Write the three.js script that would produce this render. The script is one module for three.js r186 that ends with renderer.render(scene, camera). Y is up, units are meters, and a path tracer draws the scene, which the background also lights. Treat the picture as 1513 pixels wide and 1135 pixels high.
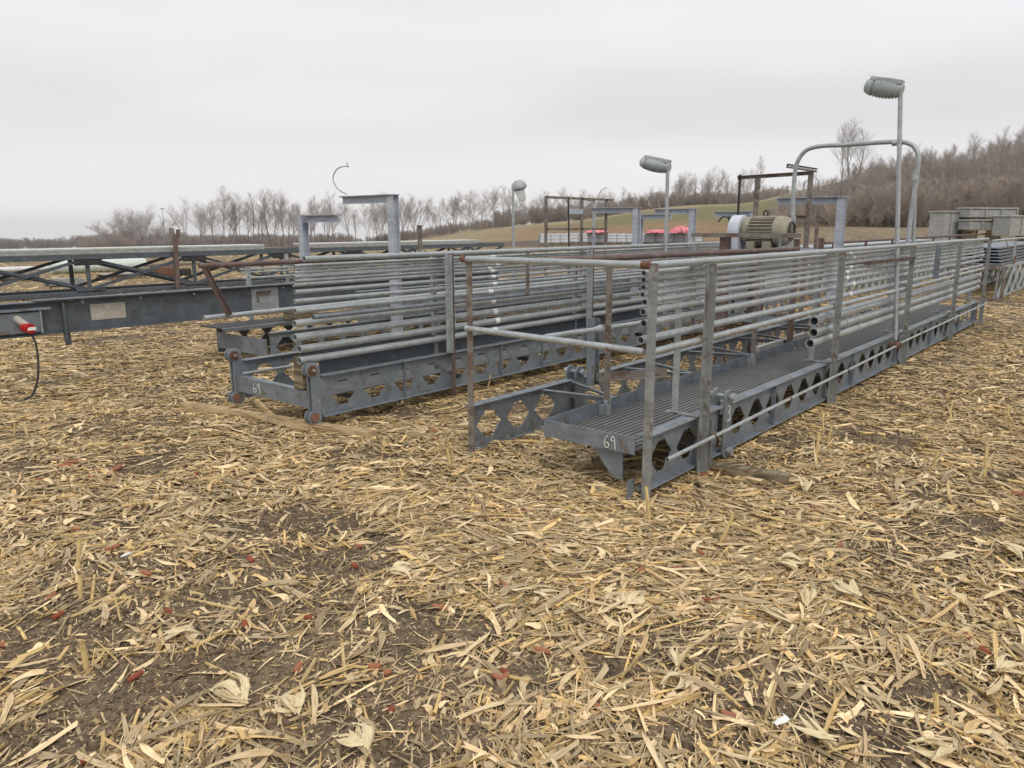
import * as THREE from 'three';
import { mergeGeometries } from 'three/addons/utils/BufferGeometryUtils.js';
import { RoundedBoxGeometry } from 'three/addons/geometries/RoundedBoxGeometry.js';

// ---------------------------------------------------------------- camera
const PW = 1513, PH = 1135, F = 1130, CX = 756.5, CY = 567.5, EYE = 1.75, YH = 335;
const pitch = Math.atan((CY - YH) / F), yaw = Math.atan((1722 - CX) * Math.cos(pitch) / F), roll = -0.18 * Math.PI / 180;
const V = (x, y, z) => new THREE.Vector3(x, y, z);
const flatF = V(Math.cos(yaw), 0, -Math.sin(yaw)), flatR = V(Math.sin(yaw), 0, Math.cos(yaw));
const fwd = flatF.clone().multiplyScalar(Math.cos(pitch)).add(V(0, -Math.sin(pitch), 0));
let rgt = flatR.clone(), upv = new THREE.Vector3().crossVectors(rgt, fwd);
{ const r0 = rgt.clone(), u0 = upv.clone();
  rgt = r0.clone().multiplyScalar(Math.cos(roll)).addScaledVector(u0, Math.sin(roll));
  upv = u0.clone().multiplyScalar(Math.cos(roll)).addScaledVector(r0, -Math.sin(roll)); }
const scene = new THREE.Scene();
const camera = new THREE.PerspectiveCamera(2 * Math.atan(CY / F) * 180 / Math.PI, PW / PH, 0.05, 6000);
camera.position.set(0, EYE, 0); camera.up.copy(upv); camera.lookAt(fwd.clone().add(camera.position));

// ---------------------------------------------------------------- noise
function rng(seed) { let a = seed >>> 0; return () => { a = (a + 0x6D2B79F5) | 0; let t = Math.imul(a ^ (a >>> 15), 1 | a); t = (t + Math.imul(t ^ (t >>> 7), 61 | t)) ^ t; return ((t ^ (t >>> 14)) >>> 0) / 4294967296; }; }
const hash = (x, y, s) => { let h = Math.imul(x, 374761393) + Math.imul(y, 668265263) + Math.imul(s, 1274126177); h = Math.imul(h ^ (h >>> 13), 1274126177); return ((h ^ (h >>> 16)) >>> 0) / 4294967296; };
const mod = (a, n) => ((a % n) + n) % n;
function vnoise(x, y, s = 0, per = 0) {
  const xi = Math.floor(x), yi = Math.floor(y), fx = x - xi, fy = y - yi, u = fx * fx * (3 - 2 * fx), v = fy * fy * (3 - 2 * fy);
  const g = (a, b) => per ? hash(mod(a, per), mod(b, per), s) : hash(a, b, s);
  return (g(xi, yi) * (1 - u) + g(xi + 1, yi) * u) * (1 - v) + (g(xi, yi + 1) * (1 - u) + g(xi + 1, yi + 1) * u) * v;
}
function fbm(x, y, s = 0, oct = 4, per = 0) { let a = 0, w = 0.5, t = 0; for (let i = 0; i < oct; i++) { a += w * vnoise(x, y, s + i * 17, per); t += w; w *= 0.5; x *= 2; y *= 2; per *= 2; } return a / t; }
const sst = (a, b, x) => { const t = Math.min(1, Math.max(0, (x - a) / (b - a))); return t * t * (3 - 2 * t); };
const lerp = (a, b, t) => a + (b - a) * t;

// ---------------------------------------------------------------- sky, sun, exposure
{ const w = 1024, h = 512, d = new Float32Array(w * h * 4);
  for (let j = 0; j < h; j++) for (let i = 0; i < w; i++) {
    const el = ((j + 0.5) / h - 0.5) * Math.PI, az = i / w;            // row 0 = straight down
    const e = Math.max(0, Math.sin(el));
    let L = 0.80 + 0.09 * (1 - sst(0, 0.16, e)) + 0.22 * Math.pow(e, 0.9);
    const n = fbm(az * 14 + 0.4 * fbm(az * 28, el * 9, 2, 3, 28), el * 14, 5, 5, 14) - 0.5, n2 = fbm(az * 7, el * 34, 9, 4, 7) - 0.5;
    L *= 1 + (n * 0.26 + n2 * 0.03) * sst(0.02, 0.12, e);
    const warm = 1 - sst(0.0, 0.16, e);
    const k = (j * w + i) * 4;
    d[k] = L * (0.985 + 0.018 * warm); d[k + 1] = L * (0.99 - 0.004 * warm); d[k + 2] = L * (1.015 - 0.03 * warm); d[k + 3] = 1;
  }
  const t = new THREE.DataTexture(d, w, h, THREE.RGBAFormat, THREE.FloatType);
  t.mapping = THREE.EquirectangularReflectionMapping; t.magFilter = THREE.LinearFilter; t.minFilter = THREE.LinearFilter; t.wrapS = THREE.RepeatWrapping; t.needsUpdate = true;
  scene.background = t; scene.environment = t; scene.environmentIntensity = 1; }
const sun = new THREE.DirectionalLight(0xfff4e6, 1.1);
sun.position.set(-20, 60, 34); sun.target.position.set(8, 0, -6); sun.castShadow = true; sun.shadow.radius = 36;
Object.assign(sun.shadow.camera, { left: -70, right: 70, top: 70, bottom: -70, near: 1, far: 260 });
sun.shadow.mapSize.set(2048, 2048);
scene.add(sun, sun.target);
scene.fog = new THREE.FogExp2(0xffffff, 0.00028);
const renderer = new THREE.WebGLRenderer({ antialias: true });
renderer.toneMapping = THREE.LinearToneMapping; renderer.toneMappingExposure = 1.0;
renderer.shadowMap.enabled = true;

// ---------------------------------------------------------------- pixel -> place (on a known plane)
const rayOf = (x, y) => fwd.clone().addScaledVector(rgt, (x - CX) / F).addScaledVector(upv, (CY - y) / F);
const gy = (x, y, h = 0) => { const d = rayOf(x, y); return V(0, EYE, 0).addScaledVector(d, (h - EYE) / d.y); };
const gz = (x, y, z) => { const d = rayOf(x, y); return V(0, EYE, 0).addScaledVector(d, z / d.z); };
const gx = (x, y, X) => { const d = rayOf(x, y); return V(0, EYE, 0).addScaledVector(d, X / d.x); };
const depthAt = (px, d) => V(0, 0, 0).addScaledVector(flatF, d).addScaledVector(flatR, d * (px - CX) * Math.cos(pitch) / F);   // ground-plan point in a column of the photo

// ---------------------------------------------------------------- materials
function tex(size, fn, srgb = true) {
  const d = new Uint8Array(size * size * 4);
  for (let j = 0; j < size; j++) for (let i = 0; i < size; i++) { const c = fn(i / size, j / size), k = (j * size + i) * 4; d[k] = c[0]; d[k + 1] = c[1]; d[k + 2] = c[2]; d[k + 3] = 255; }
  const t = new THREE.DataTexture(d, size, size, THREE.RGBAFormat); t.wrapS = t.wrapT = THREE.RepeatWrapping; t.magFilter = THREE.LinearFilter; t.minFilter = THREE.LinearMipmapLinearFilter; t.generateMipmaps = true;
  if (srgb) t.colorSpace = THREE.SRGBColorSpace; t.needsUpdate = true; return t;
}
const mixc = (a, b, t) => [lerp(a[0], b[0], t), lerp(a[1], b[1], t), lerp(a[2], b[2], t)];
const clampc = c => c.map(v => Math.max(0, Math.min(255, v)));
const FN = 256, FIELD = [[9, 9, 4, 1], [40, 40, 3, 4], [4, 18, 4, 8], [14, 14, 4, 12]].map(([kx, ky, o, sd]) => { const f = new Float32Array(FN * FN); for (let j = 0; j < FN; j++) for (let i = 0; i < FN; i++) f[j * FN + i] = fbm(i / FN * kx, j / FN * ky, sd, o, Math.max(kx, ky)); return f; });
function metalTex(base, light, dark, rustC, rust, seed) {       // mottled coat + stains + rust spots, uv in metres (1 tile = 1 m)
  const R = rng(seed), off = [0, 1, 2, 3].map(() => [Math.floor(R() * FN), Math.floor(R() * FN)]), get = (k, u, v) => FIELD[k][((Math.round(v * FN) + off[k][1]) % FN) * FN + (Math.round(u * FN) + off[k][0]) % FN];
  return tex(FN, (u, v) => {
    const a = get(0, u, v), b = get(1, u, v), c = get(2, u, v), r = get(3, u, v);
    let k = mixc(base, light, sst(0.42, 0.75, a) * 0.6); k = mixc(k, dark, sst(0.48, 0.75, c) * 0.45);
    k = k.map(q => q * (0.93 + 0.14 * b)); k = mixc(k, rustC, sst(1 - rust, 1.1 - rust, r) * 0.6); return clampc(k);
  });
}
const M = {};
const met = (n, map, o) => (M[n] = new THREE.MeshStandardMaterial(Object.assign({ map, roughness: 0.55, metalness: 0.25, side: THREE.DoubleSide }, o)));
const bmp = tex(256, (u, v) => { const k = 255 * (0.5 * fbm(u * 60, v * 60, 3, 3, 60) + 0.5 * fbm(u * 12, v * 12, 8, 3, 12)); return [k, k, k]; }, false);
met('galv', metalTex([167, 173, 175], [188, 193, 194], [144, 149, 150], [128, 118, 104], 0.24, 11), { roughness: 0.42, metalness: 0.35, bumpMap: bmp, bumpScale: 0.0008 });
met('post', metalTex([140, 145, 145], [158, 162, 160], [108, 108, 104], [104, 88, 76], 0.38, 31), { roughness: 0.55 });
met('rustPost', metalTex([126, 120, 112], [146, 142, 134], [96, 84, 76], [96, 70, 60], 0.45, 41), { roughness: 0.7, metalness: 0.1 });
met('slate', metalTex([122, 131, 139], [140, 148, 154], [102, 108, 113], [112, 98, 80], 0.36, 51), { roughness: 0.52, metalness: 0.2, bumpMap: bmp, bumpScale: 0.0006 });
met('darkSlate', metalTex([88, 95, 102], [104, 112, 119], [68, 72, 76], [96, 76, 58], 0.26, 61), { roughness: 0.55, metalness: 0.15 });
met('primer', metalTex([106, 88, 84], [128, 114, 110], [78, 64, 62], [100, 72, 64], 0.40, 71), { roughness: 0.7, metalness: 0.05 });
met('rust', metalTex([116, 82, 66], [134, 102, 84], [86, 60, 50], [92, 60, 46], 0.45, 81), { roughness: 0.85, metalness: 0 });
met('bluegrey', metalTex([176, 183, 194], [192, 197, 205], [148, 154, 164], [140, 128, 112], 0.24, 91), { roughness: 0.6, metalness: 0.05 });
met('black', metalTex([52, 52, 52], [70, 70, 68], [38, 37, 36], [78, 56, 44], 0.35, 101), { roughness: 0.7, metalness: 0.1 });
met('olive', metalTex([148, 143, 126], [164, 159, 142], [118, 112, 97], [112, 102, 86], 0.30, 111), { roughness: 0.62, metalness: 0.05 });
met('guard', metalTex([196, 202, 212], [210, 214, 220], [168, 172, 182], [150, 140, 120], 0.2, 121), { roughness: 0.55, metalness: 0.05 });
met('lampGrey', metalTex([166, 174, 176], [184, 190, 190], [136, 142, 144], [120, 116, 104], 0.24, 131), { roughness: 0.5, metalness: 0.2 });
met('sheet', metalTex([206, 210, 210], [222, 224, 222], [180, 182, 180], [150, 140, 122], 0.24, 141), { roughness: 0.4, metalness: 0.3 });
met('palegreen', metalTex([206, 220, 212], [222, 232, 226], [180, 190, 182], [150, 146, 120], 0.24, 151), { roughness: 0.6, metalness: 0 });
met('whitePlastic', metalTex([222, 224, 228], [236, 238, 240], [200, 200, 204], [190, 180, 160], 0.2, 161), { roughness: 0.6, metalness: 0 });
met('weathered', metalTex([160, 161, 158], [176, 177, 174], [130, 128, 122], [136, 116, 100], 0.28, 171), { roughness: 0.75, metalness: 0 });
met('deck', tex(256, (u, v) => { const k = 96 + 28 * fbm(u * 6, v * 6, 2, 4, 6) + 18 * fbm(u * 8, v * 60, 6, 3, 60); return clampc([k, k, k - 2]); }),
  { roughness: 0.75, metalness: 0.1, bumpMap: tex(256, (u, v) => { const r = Math.pow(Math.max(0, Math.sin(v * 2 * Math.PI * 26)), 2), q = Math.sin(u * 2 * Math.PI * 32 + (Math.floor(v * 26) % 2) * Math.PI) > 0.1 ? 1 : 0.35, k = 255 * r * q; return [k, k, k]; }, false), bumpScale: 0.006 });
met('timber', tex(256, (u, v) => { const g = fbm(u * 5, v * 60, 4, 4, 60), a = fbm(u * 8, v * 8, 7, 3, 8); return clampc(mixc(mixc([196, 172, 132], [150, 124, 88], sst(0.4, 0.7, g)), [120, 108, 92], sst(0.5, 0.8, a) * 0.6)); }), { roughness: 0.9, metalness: 0 });
met('oldwood', tex(256, (u, v) => { const g = fbm(u * 4, v * 50, 14, 4, 50), a = fbm(u * 10, v * 10, 17, 3, 10); return clampc(mixc(mixc([142, 130, 104], [96, 86, 66], sst(0.4, 0.65, g)), [110, 70, 46], sst(0.62, 0.8, a))); }), { roughness: 0.95, metalness: 0 });
met('chalk', null, { color: 0xdfe1de, roughness: 1, metalness: 0 });
met('red', null, { color: 0xb8141c, roughness: 0.5, metalness: 0 });
met('beige', metalTex([176, 170, 160], [188, 182, 172], [158, 152, 142], [140, 126, 108], 0.2, 181), { roughness: 0.7, metalness: 0 });
met('redTarp', metalTex([222, 130, 142], [240, 196, 202], [196, 70, 90], [204, 50, 72], 0.42, 191), { roughness: 0.8, metalness: 0 });
met('whiteLabel', null, { color: 0xe9e9e6, roughness: 0.8, metalness: 0 });
M.lens = new THREE.MeshPhysicalMaterial({ color: 0xe6ebe6, roughness: 0.12, metalness: 0, transmission: 0.75, thickness: 0.0, ior: 1.45, side: THREE.DoubleSide });

// ---------------------------------------------------------------- building helpers
const baseOf = new Map(), counts = {};
const numbered = n => { const c = counts[n] = (counts[n] ?? -1) + 1; return c ? n + '_' + String(c).padStart(3, '0') : n; };
function tag(o, label, category, group, kind) { o.userData = { label, category }; if (group) o.userData.group = group; if (kind) o.userData.kind = kind; return o; }
function thing(name, label, category, base, group) {
  const o = new THREE.Group(); o.name = numbered(name); o.position.copy(base); scene.add(o); tag(o, label, category, group); baseOf.set(o, base.clone()); return o;
}
function boxUV(g) {
  if (g.index) g = g.toNonIndexed();
  g.computeVertexNormals && (g.attributes.normal || g.computeVertexNormals());
  const p = g.attributes.position, n = p.count, uv = new Float32Array(n * 2), a = V(), b = V(), c = V(), q = V();
  for (let i = 0; i < n; i += 3) {
    a.fromBufferAttribute(p, i); b.fromBufferAttribute(p, i + 1); c.fromBufferAttribute(p, i + 2);
    q.crossVectors(b.clone().sub(a), c.clone().sub(a)); const X = Math.abs(q.x), Y = Math.abs(q.y), Z = Math.abs(q.z);
    for (const [k, v] of [[0, a], [1, b], [2, c]]) {
      let s, t; if (X > Y && X > Z) { s = v.z; t = v.y; } else if (Y > Z) { s = v.x; t = v.z; } else { s = v.x; t = v.y; }
      uv[(i + k) * 2] = s; uv[(i + k) * 2 + 1] = t;
    }
  }
  g.setAttribute('uv', new THREE.BufferAttribute(uv, 2)); return g;
}
function joined(list) { list = list.map(g => { g = g.index ? g.toNonIndexed() : g; for (const k of Object.keys(g.attributes)) if (k !== 'position' && k !== 'normal' && k !== 'uv') g.deleteAttribute(k); if (!g.attributes.uv) g.setAttribute('uv', new THREE.BufferAttribute(new Float32Array(g.attributes.position.count * 2), 2)); return g; }); return list.length === 1 ? list[0] : mergeGeometries(list); }
function part(parent, name, geo, m, label) {
  if (Array.isArray(geo)) geo = joined(geo);
  geo = boxUV(geo); const b = baseOf.get(parent);
  geo.translate(-b.x, -b.y, -b.z);
  const o = new THREE.Mesh(geo, m); o.name = name; o.castShadow = o.receiveShadow = true; if (label) o.userData.label = label;
  parent.add(o); baseOf.set(o, b); return o;
}
const box = (x0, x1, y0, y1, z0, z1) => new THREE.BoxGeometry(Math.abs(x1 - x0), Math.abs(y1 - y0), Math.abs(z1 - z0)).translate((x0 + x1) / 2, (y0 + y1) / 2, (z0 + z1) / 2);
const rbox = (x0, x1, y0, y1, z0, z1, r = 0.004) => new RoundedBoxGeometry(Math.abs(x1 - x0), Math.abs(y1 - y0), Math.abs(z1 - z0), 1, r).translate((x0 + x1) / 2, (y0 + y1) / 2, (z0 + z1) / 2);
function frameOf(a, b, hint) {                            // matrix with +Y along a->b, +X as near to hint as can be
  const y = b.clone().sub(a).normalize(), h = hint ? hint.clone() : (Math.abs(y.y) > 0.9 ? V(1, 0, 0) : V(0, 1, 0));
  const z = new THREE.Vector3().crossVectors(h, y).normalize(), x = new THREE.Vector3().crossVectors(y, z);
  return new THREE.Matrix4().makeBasis(x, y, z).setPosition(a);
}
const rod = (a, b, r, seg = 10, r2 = r) => { const L = a.distanceTo(b); return new THREE.CylinderGeometry(r2, r, L, seg, 1).translate(0, L / 2, 0).applyMatrix4(frameOf(a, b)); };
function hollow(a, b, r, seg = 14, wall = 0.12) {         // open pipe with a wall, both ends
  const L = a.distanceTo(b), ri = r * (1 - wall * 1.6), P = [[ri, 0.15], [ri, 0], [r, 0], [r, L], [ri, L], [ri, L - 0.15]].map(p => new THREE.Vector2(p[0], p[1]));
  let g = new THREE.LatheGeometry(P, seg); g = g.toNonIndexed(); g.computeVertexNormals();
  // smooth the outer skin
  const p = g.attributes.position, n = g.attributes.normal; for (let i = 0; i < p.count; i++) { const x = p.getX(i), z = p.getZ(i), h = Math.hypot(x, z); if (Math.abs(n.getY(i)) < 0.5 && h > r * 0.99) n.setXYZ(i, x / h, 0, z / h); }
  return g.applyMatrix4(frameOf(a, b));
}
function profile(a, b, pts, hint) {                       // pts in the (x = hint, z) section, swept a -> b
  const L = a.distanceTo(b), s = new THREE.Shape(pts.map(p => new THREE.Vector2(p[0], p[1])));
  return new THREE.ExtrudeGeometry(s, { depth: L, bevelEnabled: false }).rotateX(-Math.PI / 2).scale(1, 1, 1).applyMatrix4(frameOf(a, b, hint));
}
// L section: legs w along hint and w2 along the other axis (sign picks the side)
const angle = (a, b, w, hint, sgn = 1, w2 = w, t = 0.006) => profile(a, b, sgn > 0 ? [[0, 0], [w, 0], [w, t], [t, t], [t, w2], [0, w2]] : [[0, 0], [0, -w2], [t, -w2], [t, -t], [w, -t], [w, 0]], hint);
const channel = (a, b, w, f, hint, t = 0.006) => profile(a, b, [[-w / 2, 0], [w / 2, 0], [w / 2, f], [w / 2 - t, f], [w / 2 - t, t], [-w / 2 + t, t], [-w / 2 + t, f], [-w / 2, f]], hint);
const bent = (pts, r, n = 60, seg = 10) => new THREE.TubeGeometry(new THREE.CatmullRomCurve3(pts, false, 'centripetal'), n, r, seg, false);
const UP = V(0, 1, 0), XX = V(1, 0, 0), ZZ = V(0, 0, 1);

// ---------------------------------------------------------------- terrain
const toDR = (x, z) => [x * flatF.x + z * flatF.z, x * flatR.x + z * flatR.z];
function farHeight(x, z) {
  const [d, r] = toDR(x, z), dist = Math.hypot(d, r), az = Math.atan2(r, Math.max(d, 0.001)) * 180 / Math.PI; let h = 0;
  if (d > 0) {
    const right = lerp(0, 1, sst(-6, 4, az)) * 2.6 + sst(2, 14, az) * 3.6 + sst(14, 30, az) * 3.5;
    h += right * sst(82, 175, dist);
    h += -0.0225 * Math.max(0, dist - 60 - 20 * (1 - sst(60, 100, dist))) * (1 - sst(-12, -3, az));
    h += 1.5 * sst(60, 76, dist) * sst(16, 21, az);
    h += 1.6 * sst(90, 150, dist) * sst(19, 27, az);
    h += (fbm(x / 14, z / 14, 77, 3) - 0.5) * 0.5 * sst(50, 90, dist);
  }
  return h;
}
function relief(x, z) { return (fbm(x * 0.7, z * 0.7, 31, 2) - 0.5) * 0.05 + (fbm(x * 3.1, z * 3.1, 33, 3) - 0.5) * 0.035 - 0.012; }
const calm = (x, z) => 1 - 0.5 * (sst(3.6, 4.2, x) * (1 - sst(16, 17, x)) * sst(-7.1, -6.8, z) * (1 - sst(-2.3, -2.1, z)));
const groundY = (x, z) => { const d = Math.hypot(x, z); return farHeight(x, z) + relief(x, z) * (1 - sst(25, 60, d)) * calm(x, z); };

// where the soil lies bare: patches read from the photograph, plus noise
const bareSpots = [[80, 940, 130, 40], [300, 985, 160, 40], [420, 770, 120, 24], [330, 880, 90, 22], [600, 900, 70, 24], [660, 935, 110, 30], [760, 1010, 100, 26], [60, 1090, 130, 40], [480, 1090, 110, 32], [1380, 1015, 90, 24], [1000, 1080, 120, 30], [1440, 780, 80, 20], [1270, 640, 90, 16], [480, 830, 120, 26], [230, 690, 80, 14], [900, 985, 70, 20], [1400, 740, 60, 14], [700, 1080, 60, 20], [560, 800, 50, 14], [150, 1020, 140, 34], [820, 590, 80, 18], [1150, 655, 50, 10], [40, 690, 60, 14], [1480, 700, 60, 14], [780, 590, 60, 16], [600, 610, 80, 12]].map(([px, py, rx, ry]) => { const c = gy(px, py), e = gy(px + rx, py), f = gy(px, py - ry); return [c, Math.max(0.12, c.distanceTo(e)), Math.max(0.12, c.distanceTo(f)), Math.atan2(e.z - c.z, e.x - c.x)]; });
function cover(x, z) {
  let b = 0; const wob = (fbm(x * 2.6, z * 2.6, 58, 3) - 0.5) * 1.1;
  for (const [c, a, bb, th] of bareSpots) { const dx = x - c.x, dz = z - c.z; if (Math.abs(dx) > 3 || Math.abs(dz) > 3) continue; const u = (dx * Math.cos(th) + dz * Math.sin(th)) / a, v = (-dx * Math.sin(th) + dz * Math.cos(th)) / bb, q = Math.sqrt(u * u + v * v) + wob; b = Math.max(b, 1 - sst(0.55, 1.15, q)); }
  const n = fbm(x * 1.1, z * 1.1, 91, 4), fine = fbm(x * 4.5, z * 4.5, 95, 3);
  const [d, r] = toDR(x, z), leftness = sst(0.6, -1.2, r) * (1 - sst(3.6, 5.4, d));
  const tr = sst(4.6, 5.2, x) * (1 - sst(15.5, 16.5, x)) * Math.max(sst(-5.5, -5.2, z) * (1 - sst(-4.7, -4.1, z)), sst(-6.7, -6.5, z) * (1 - sst(-5.7, -5.5, z)), 0.8 * sst(-3.9, -3.7, z) * (1 - sst(-2.6, -2.45, z)), 0.6 * sst(-2.4, -2.3, z) * (1 - sst(-2.05, -1.7, z))) * sst(0.3, 0.5, fine + 0.12);
  const nb = 1 - sst(0.33 + 0.1 * leftness, 0.47 + 0.1 * leftness, n * 0.75 + fine * 0.25);
  return Math.max(0.10, 1 - Math.max(b * 0.92, nb * 0.72, tr * 0.72));
}
{ // one sheet to the horizon, finest near the viewer
  const NR = 330, NA = 640, pos = [], col = [], uv = [], idx = [], c = new THREE.Color();
  const soil = [0.268, 0.196, 0.122], straw = [0.47, 0.37, 0.215], tan = [0.50, 0.40, 0.22], orange = [0.44, 0.285, 0.145], green = [0.26, 0.265, 0.11], plough = [0.20, 0.155, 0.11], leafl = [0.30, 0.215, 0.15];
  const R = i => i === 0 ? 0 : 0.35 * Math.pow(2400 / 0.35, (i - 1) / (NR - 1));
  for (let i = 0; i <= NR; i++) for (let j = 0; j <= NA; j++) {
    const r = R(i), th = j / NA * Math.PI * 2, x = r * Math.cos(th), z = r * Math.sin(th), y = groundY(x, z);
    pos.push(x, y, z); uv.push(x / 3, z / 3);
    const [d, rr] = toDR(x, z), az = Math.atan2(rr, Math.max(d, 0.01)) * 180 / Math.PI;
    let k = soil;
    const cov = r < 120 ? cover(x, z) : 1;
    k = mixc(k, straw, sst(14, 34, r) * (0.35 + 0.65 * cov) * 0.92);
    const wig = (fbm(x / 9, z / 9, 21, 3) - 0.5) * 14;
    k = mixc(k, plough, sst(62, 70, r + wig) * sst(-6, 0, az) * (1 - 0.7 * sst(17, 21, az)));
    k = mixc(k, tan, sst(86, 94, r + wig));
    if (az > -4) { k = mixc(k, orange, sst(88, 96, r + wig) * sst(-3, 3, az)); k = mixc(k, green, sst(118, 126, r + wig * 1.2) * sst(0, 8, az) * 0.8); k = mixc(k, tan, sst(146, 156, r + wig)); k = mixc(k, leafl, sst(20, 24, az) * sst(86, 96, r)); }
    else k = mixc(k, leafl, sst(150, 190, r));
    const q = 0.8 + 0.4 * fbm(x / 2.3, z / 2.3, 41, 3); col.push(k[0] * q, k[1] * q, k[2] * q);
  }
  for (let i = 0; i < NR; i++) for (let j = 0; j < NA; j++) { const a = i * (NA + 1) + j, b = a + 1, e = a + NA + 1, f = e + 1; if (i) idx.push(a, b, e); idx.push(b, f, e); }
  const g = new THREE.BufferGeometry(); g.setAttribute('position', new THREE.Float32BufferAttribute(pos, 3)); g.setAttribute('uv', new THREE.Float32BufferAttribute(uv, 2)); g.setAttribute('color', new THREE.Float32BufferAttribute(col, 3)); g.setIndex(idx); g.computeVertexNormals();
  const gm = tex(512, (u, v) => { const a = fbm(u * 24, v * 24, 3, 5, 24), b = fbm(u * 200, v * 200, 13, 3, 200), s = fbm(u * 30, v * 240, 23, 2, 240), s2 = fbm(u * 240, v * 30, 27, 2, 240); const k = 255 * Math.min(1, (0.5 + 0.5 * a) * (0.62 + 0.55 * b) * (0.8 + 0.4 * Math.max(s, s2)) * 1.1); return [k, k, k]; });
  const gb = tex(512, (u, v) => { const k = 255 * (0.45 * fbm(u * 30, v * 30, 5, 4, 30) + 0.55 * fbm(u * 150, v * 150, 15, 3, 150)); return [k, k, k]; }, false);
  const m = new THREE.Mesh(g, new THREE.MeshStandardMaterial({ vertexColors: true, map: gm, bumpMap: gb, bumpScale: 0.03, roughness: 1, metalness: 0 }));
  m.name = 'ground'; m.receiveShadow = true; m.userData = { kind: 'structure', label: 'dark soil field strewn with corn residue, rising to a grassy hill', category: 'ground' }; scene.add(m);
}

// ---------------------------------------------------------------- catwalk sections
function castellated(parent, x0, x1, z, yb, yt, side, stiff = [], fw = 0.09) {
  const H = yt - yb, pit = 0.37, hw = 0.15, tw = 0.045, hh = H * 0.315, yc = (yb + yt) / 2, s = new THREE.Shape();
  s.moveTo(x0, yb); s.lineTo(x1, yb); s.lineTo(x1, yt); s.lineTo(x0, yt); s.closePath();
  const n = Math.floor((x1 - x0 - 0.1) / pit), off = x0 + 0.05 + pit / 2;
  for (let i = 0; i < n; i++) { const c = off + i * pit, h = new THREE.Path(); h.moveTo(c - hw, yc); h.lineTo(c - tw, yc + hh); h.lineTo(c + tw, yc + hh); h.lineTo(c + hw, yc); h.lineTo(c + tw, yc - hh); h.lineTo(c - tw, yc - hh); h.closePath(); s.holes.push(h); }
  const web = part(parent, 'castellated_beam', new THREE.ExtrudeGeometry(s, { depth: 0.008, bevelEnabled: false }).translate(0, 0, z - 0.004), M.slate);
  part(web, 'flange', rbox(x0 - 0.002, x1 + 0.002, yt, yt + 0.011, z - fw / 2, z + fw / 2), M.slate);
  part(web, 'flange', rbox(x0 - 0.002, x1 + 0.002, yb - 0.011, yb, z - fw / 2, z + fw / 2), M.slate);
  for (const sx of stiff) part(web, 'stiffener', box(sx - 0.005, sx + 0.005, yb + 0.001, yt - 0.001, z + side * 0.005, z + side * 0.042), M.slate);
  return web;
}
function lugPlate(parent, x, z, yb, yt, w, t, mat, holes = true) {          // dog-bone plate in the XY plane with rounded ends
  const s = new THREE.Shape(), r = w / 2;
  s.moveTo(x - r, yb + r); s.absarc(x, yb + r, r, Math.PI, 2 * Math.PI, false); s.lineTo(x + r, yt - r); s.absarc(x, yt - r, r, 0, Math.PI, false); s.closePath();
  return part(parent, 'joint_plate', new THREE.ExtrudeGeometry(s, { depth: t, bevelEnabled: true, bevelSize: 0.002, bevelThickness: 0.002, bevelSegments: 1, curveSegments: 14 }).translate(0, 0, z - t / 2), mat);
}
function boltAt(parent, x, y, z0, z1, r) { part(parent, 'bolt', [rod(V(x, y, z0), V(x, y, z1), r, 12), rod(V(x, y, z0 + 0.012), V(x, y, z0 - 0.02), r * 1.8, 6), rod(V(x, y, z1 - 0.012), V(x, y, z1 + 0.02), r * 1.8, 6)], M.galv); }
function chalk(parent, strokes, toPt) { part(parent, 'chalk_mark', strokes.map(st => bent(st.map(p => toPt(p[0], p[1])), 0.0035, 24, 5)), M.chalk); }
const six = [[0.36, 1], [0.12, 0.75], [0.02, 0.35], [0.12, 0.04], [0.36, 0.02], [0.44, 0.25], [0.3, 0.42], [0.08, 0.36]], nineLoop = [[0.95, 0.78], [0.8, 0.98], [0.66, 0.85], [0.7, 0.62], [0.9, 0.66], [0.96, 0.9]], nineTail = [[0.95, 0.9], [0.99, 0.5], [1.04, 0.0]];

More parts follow.
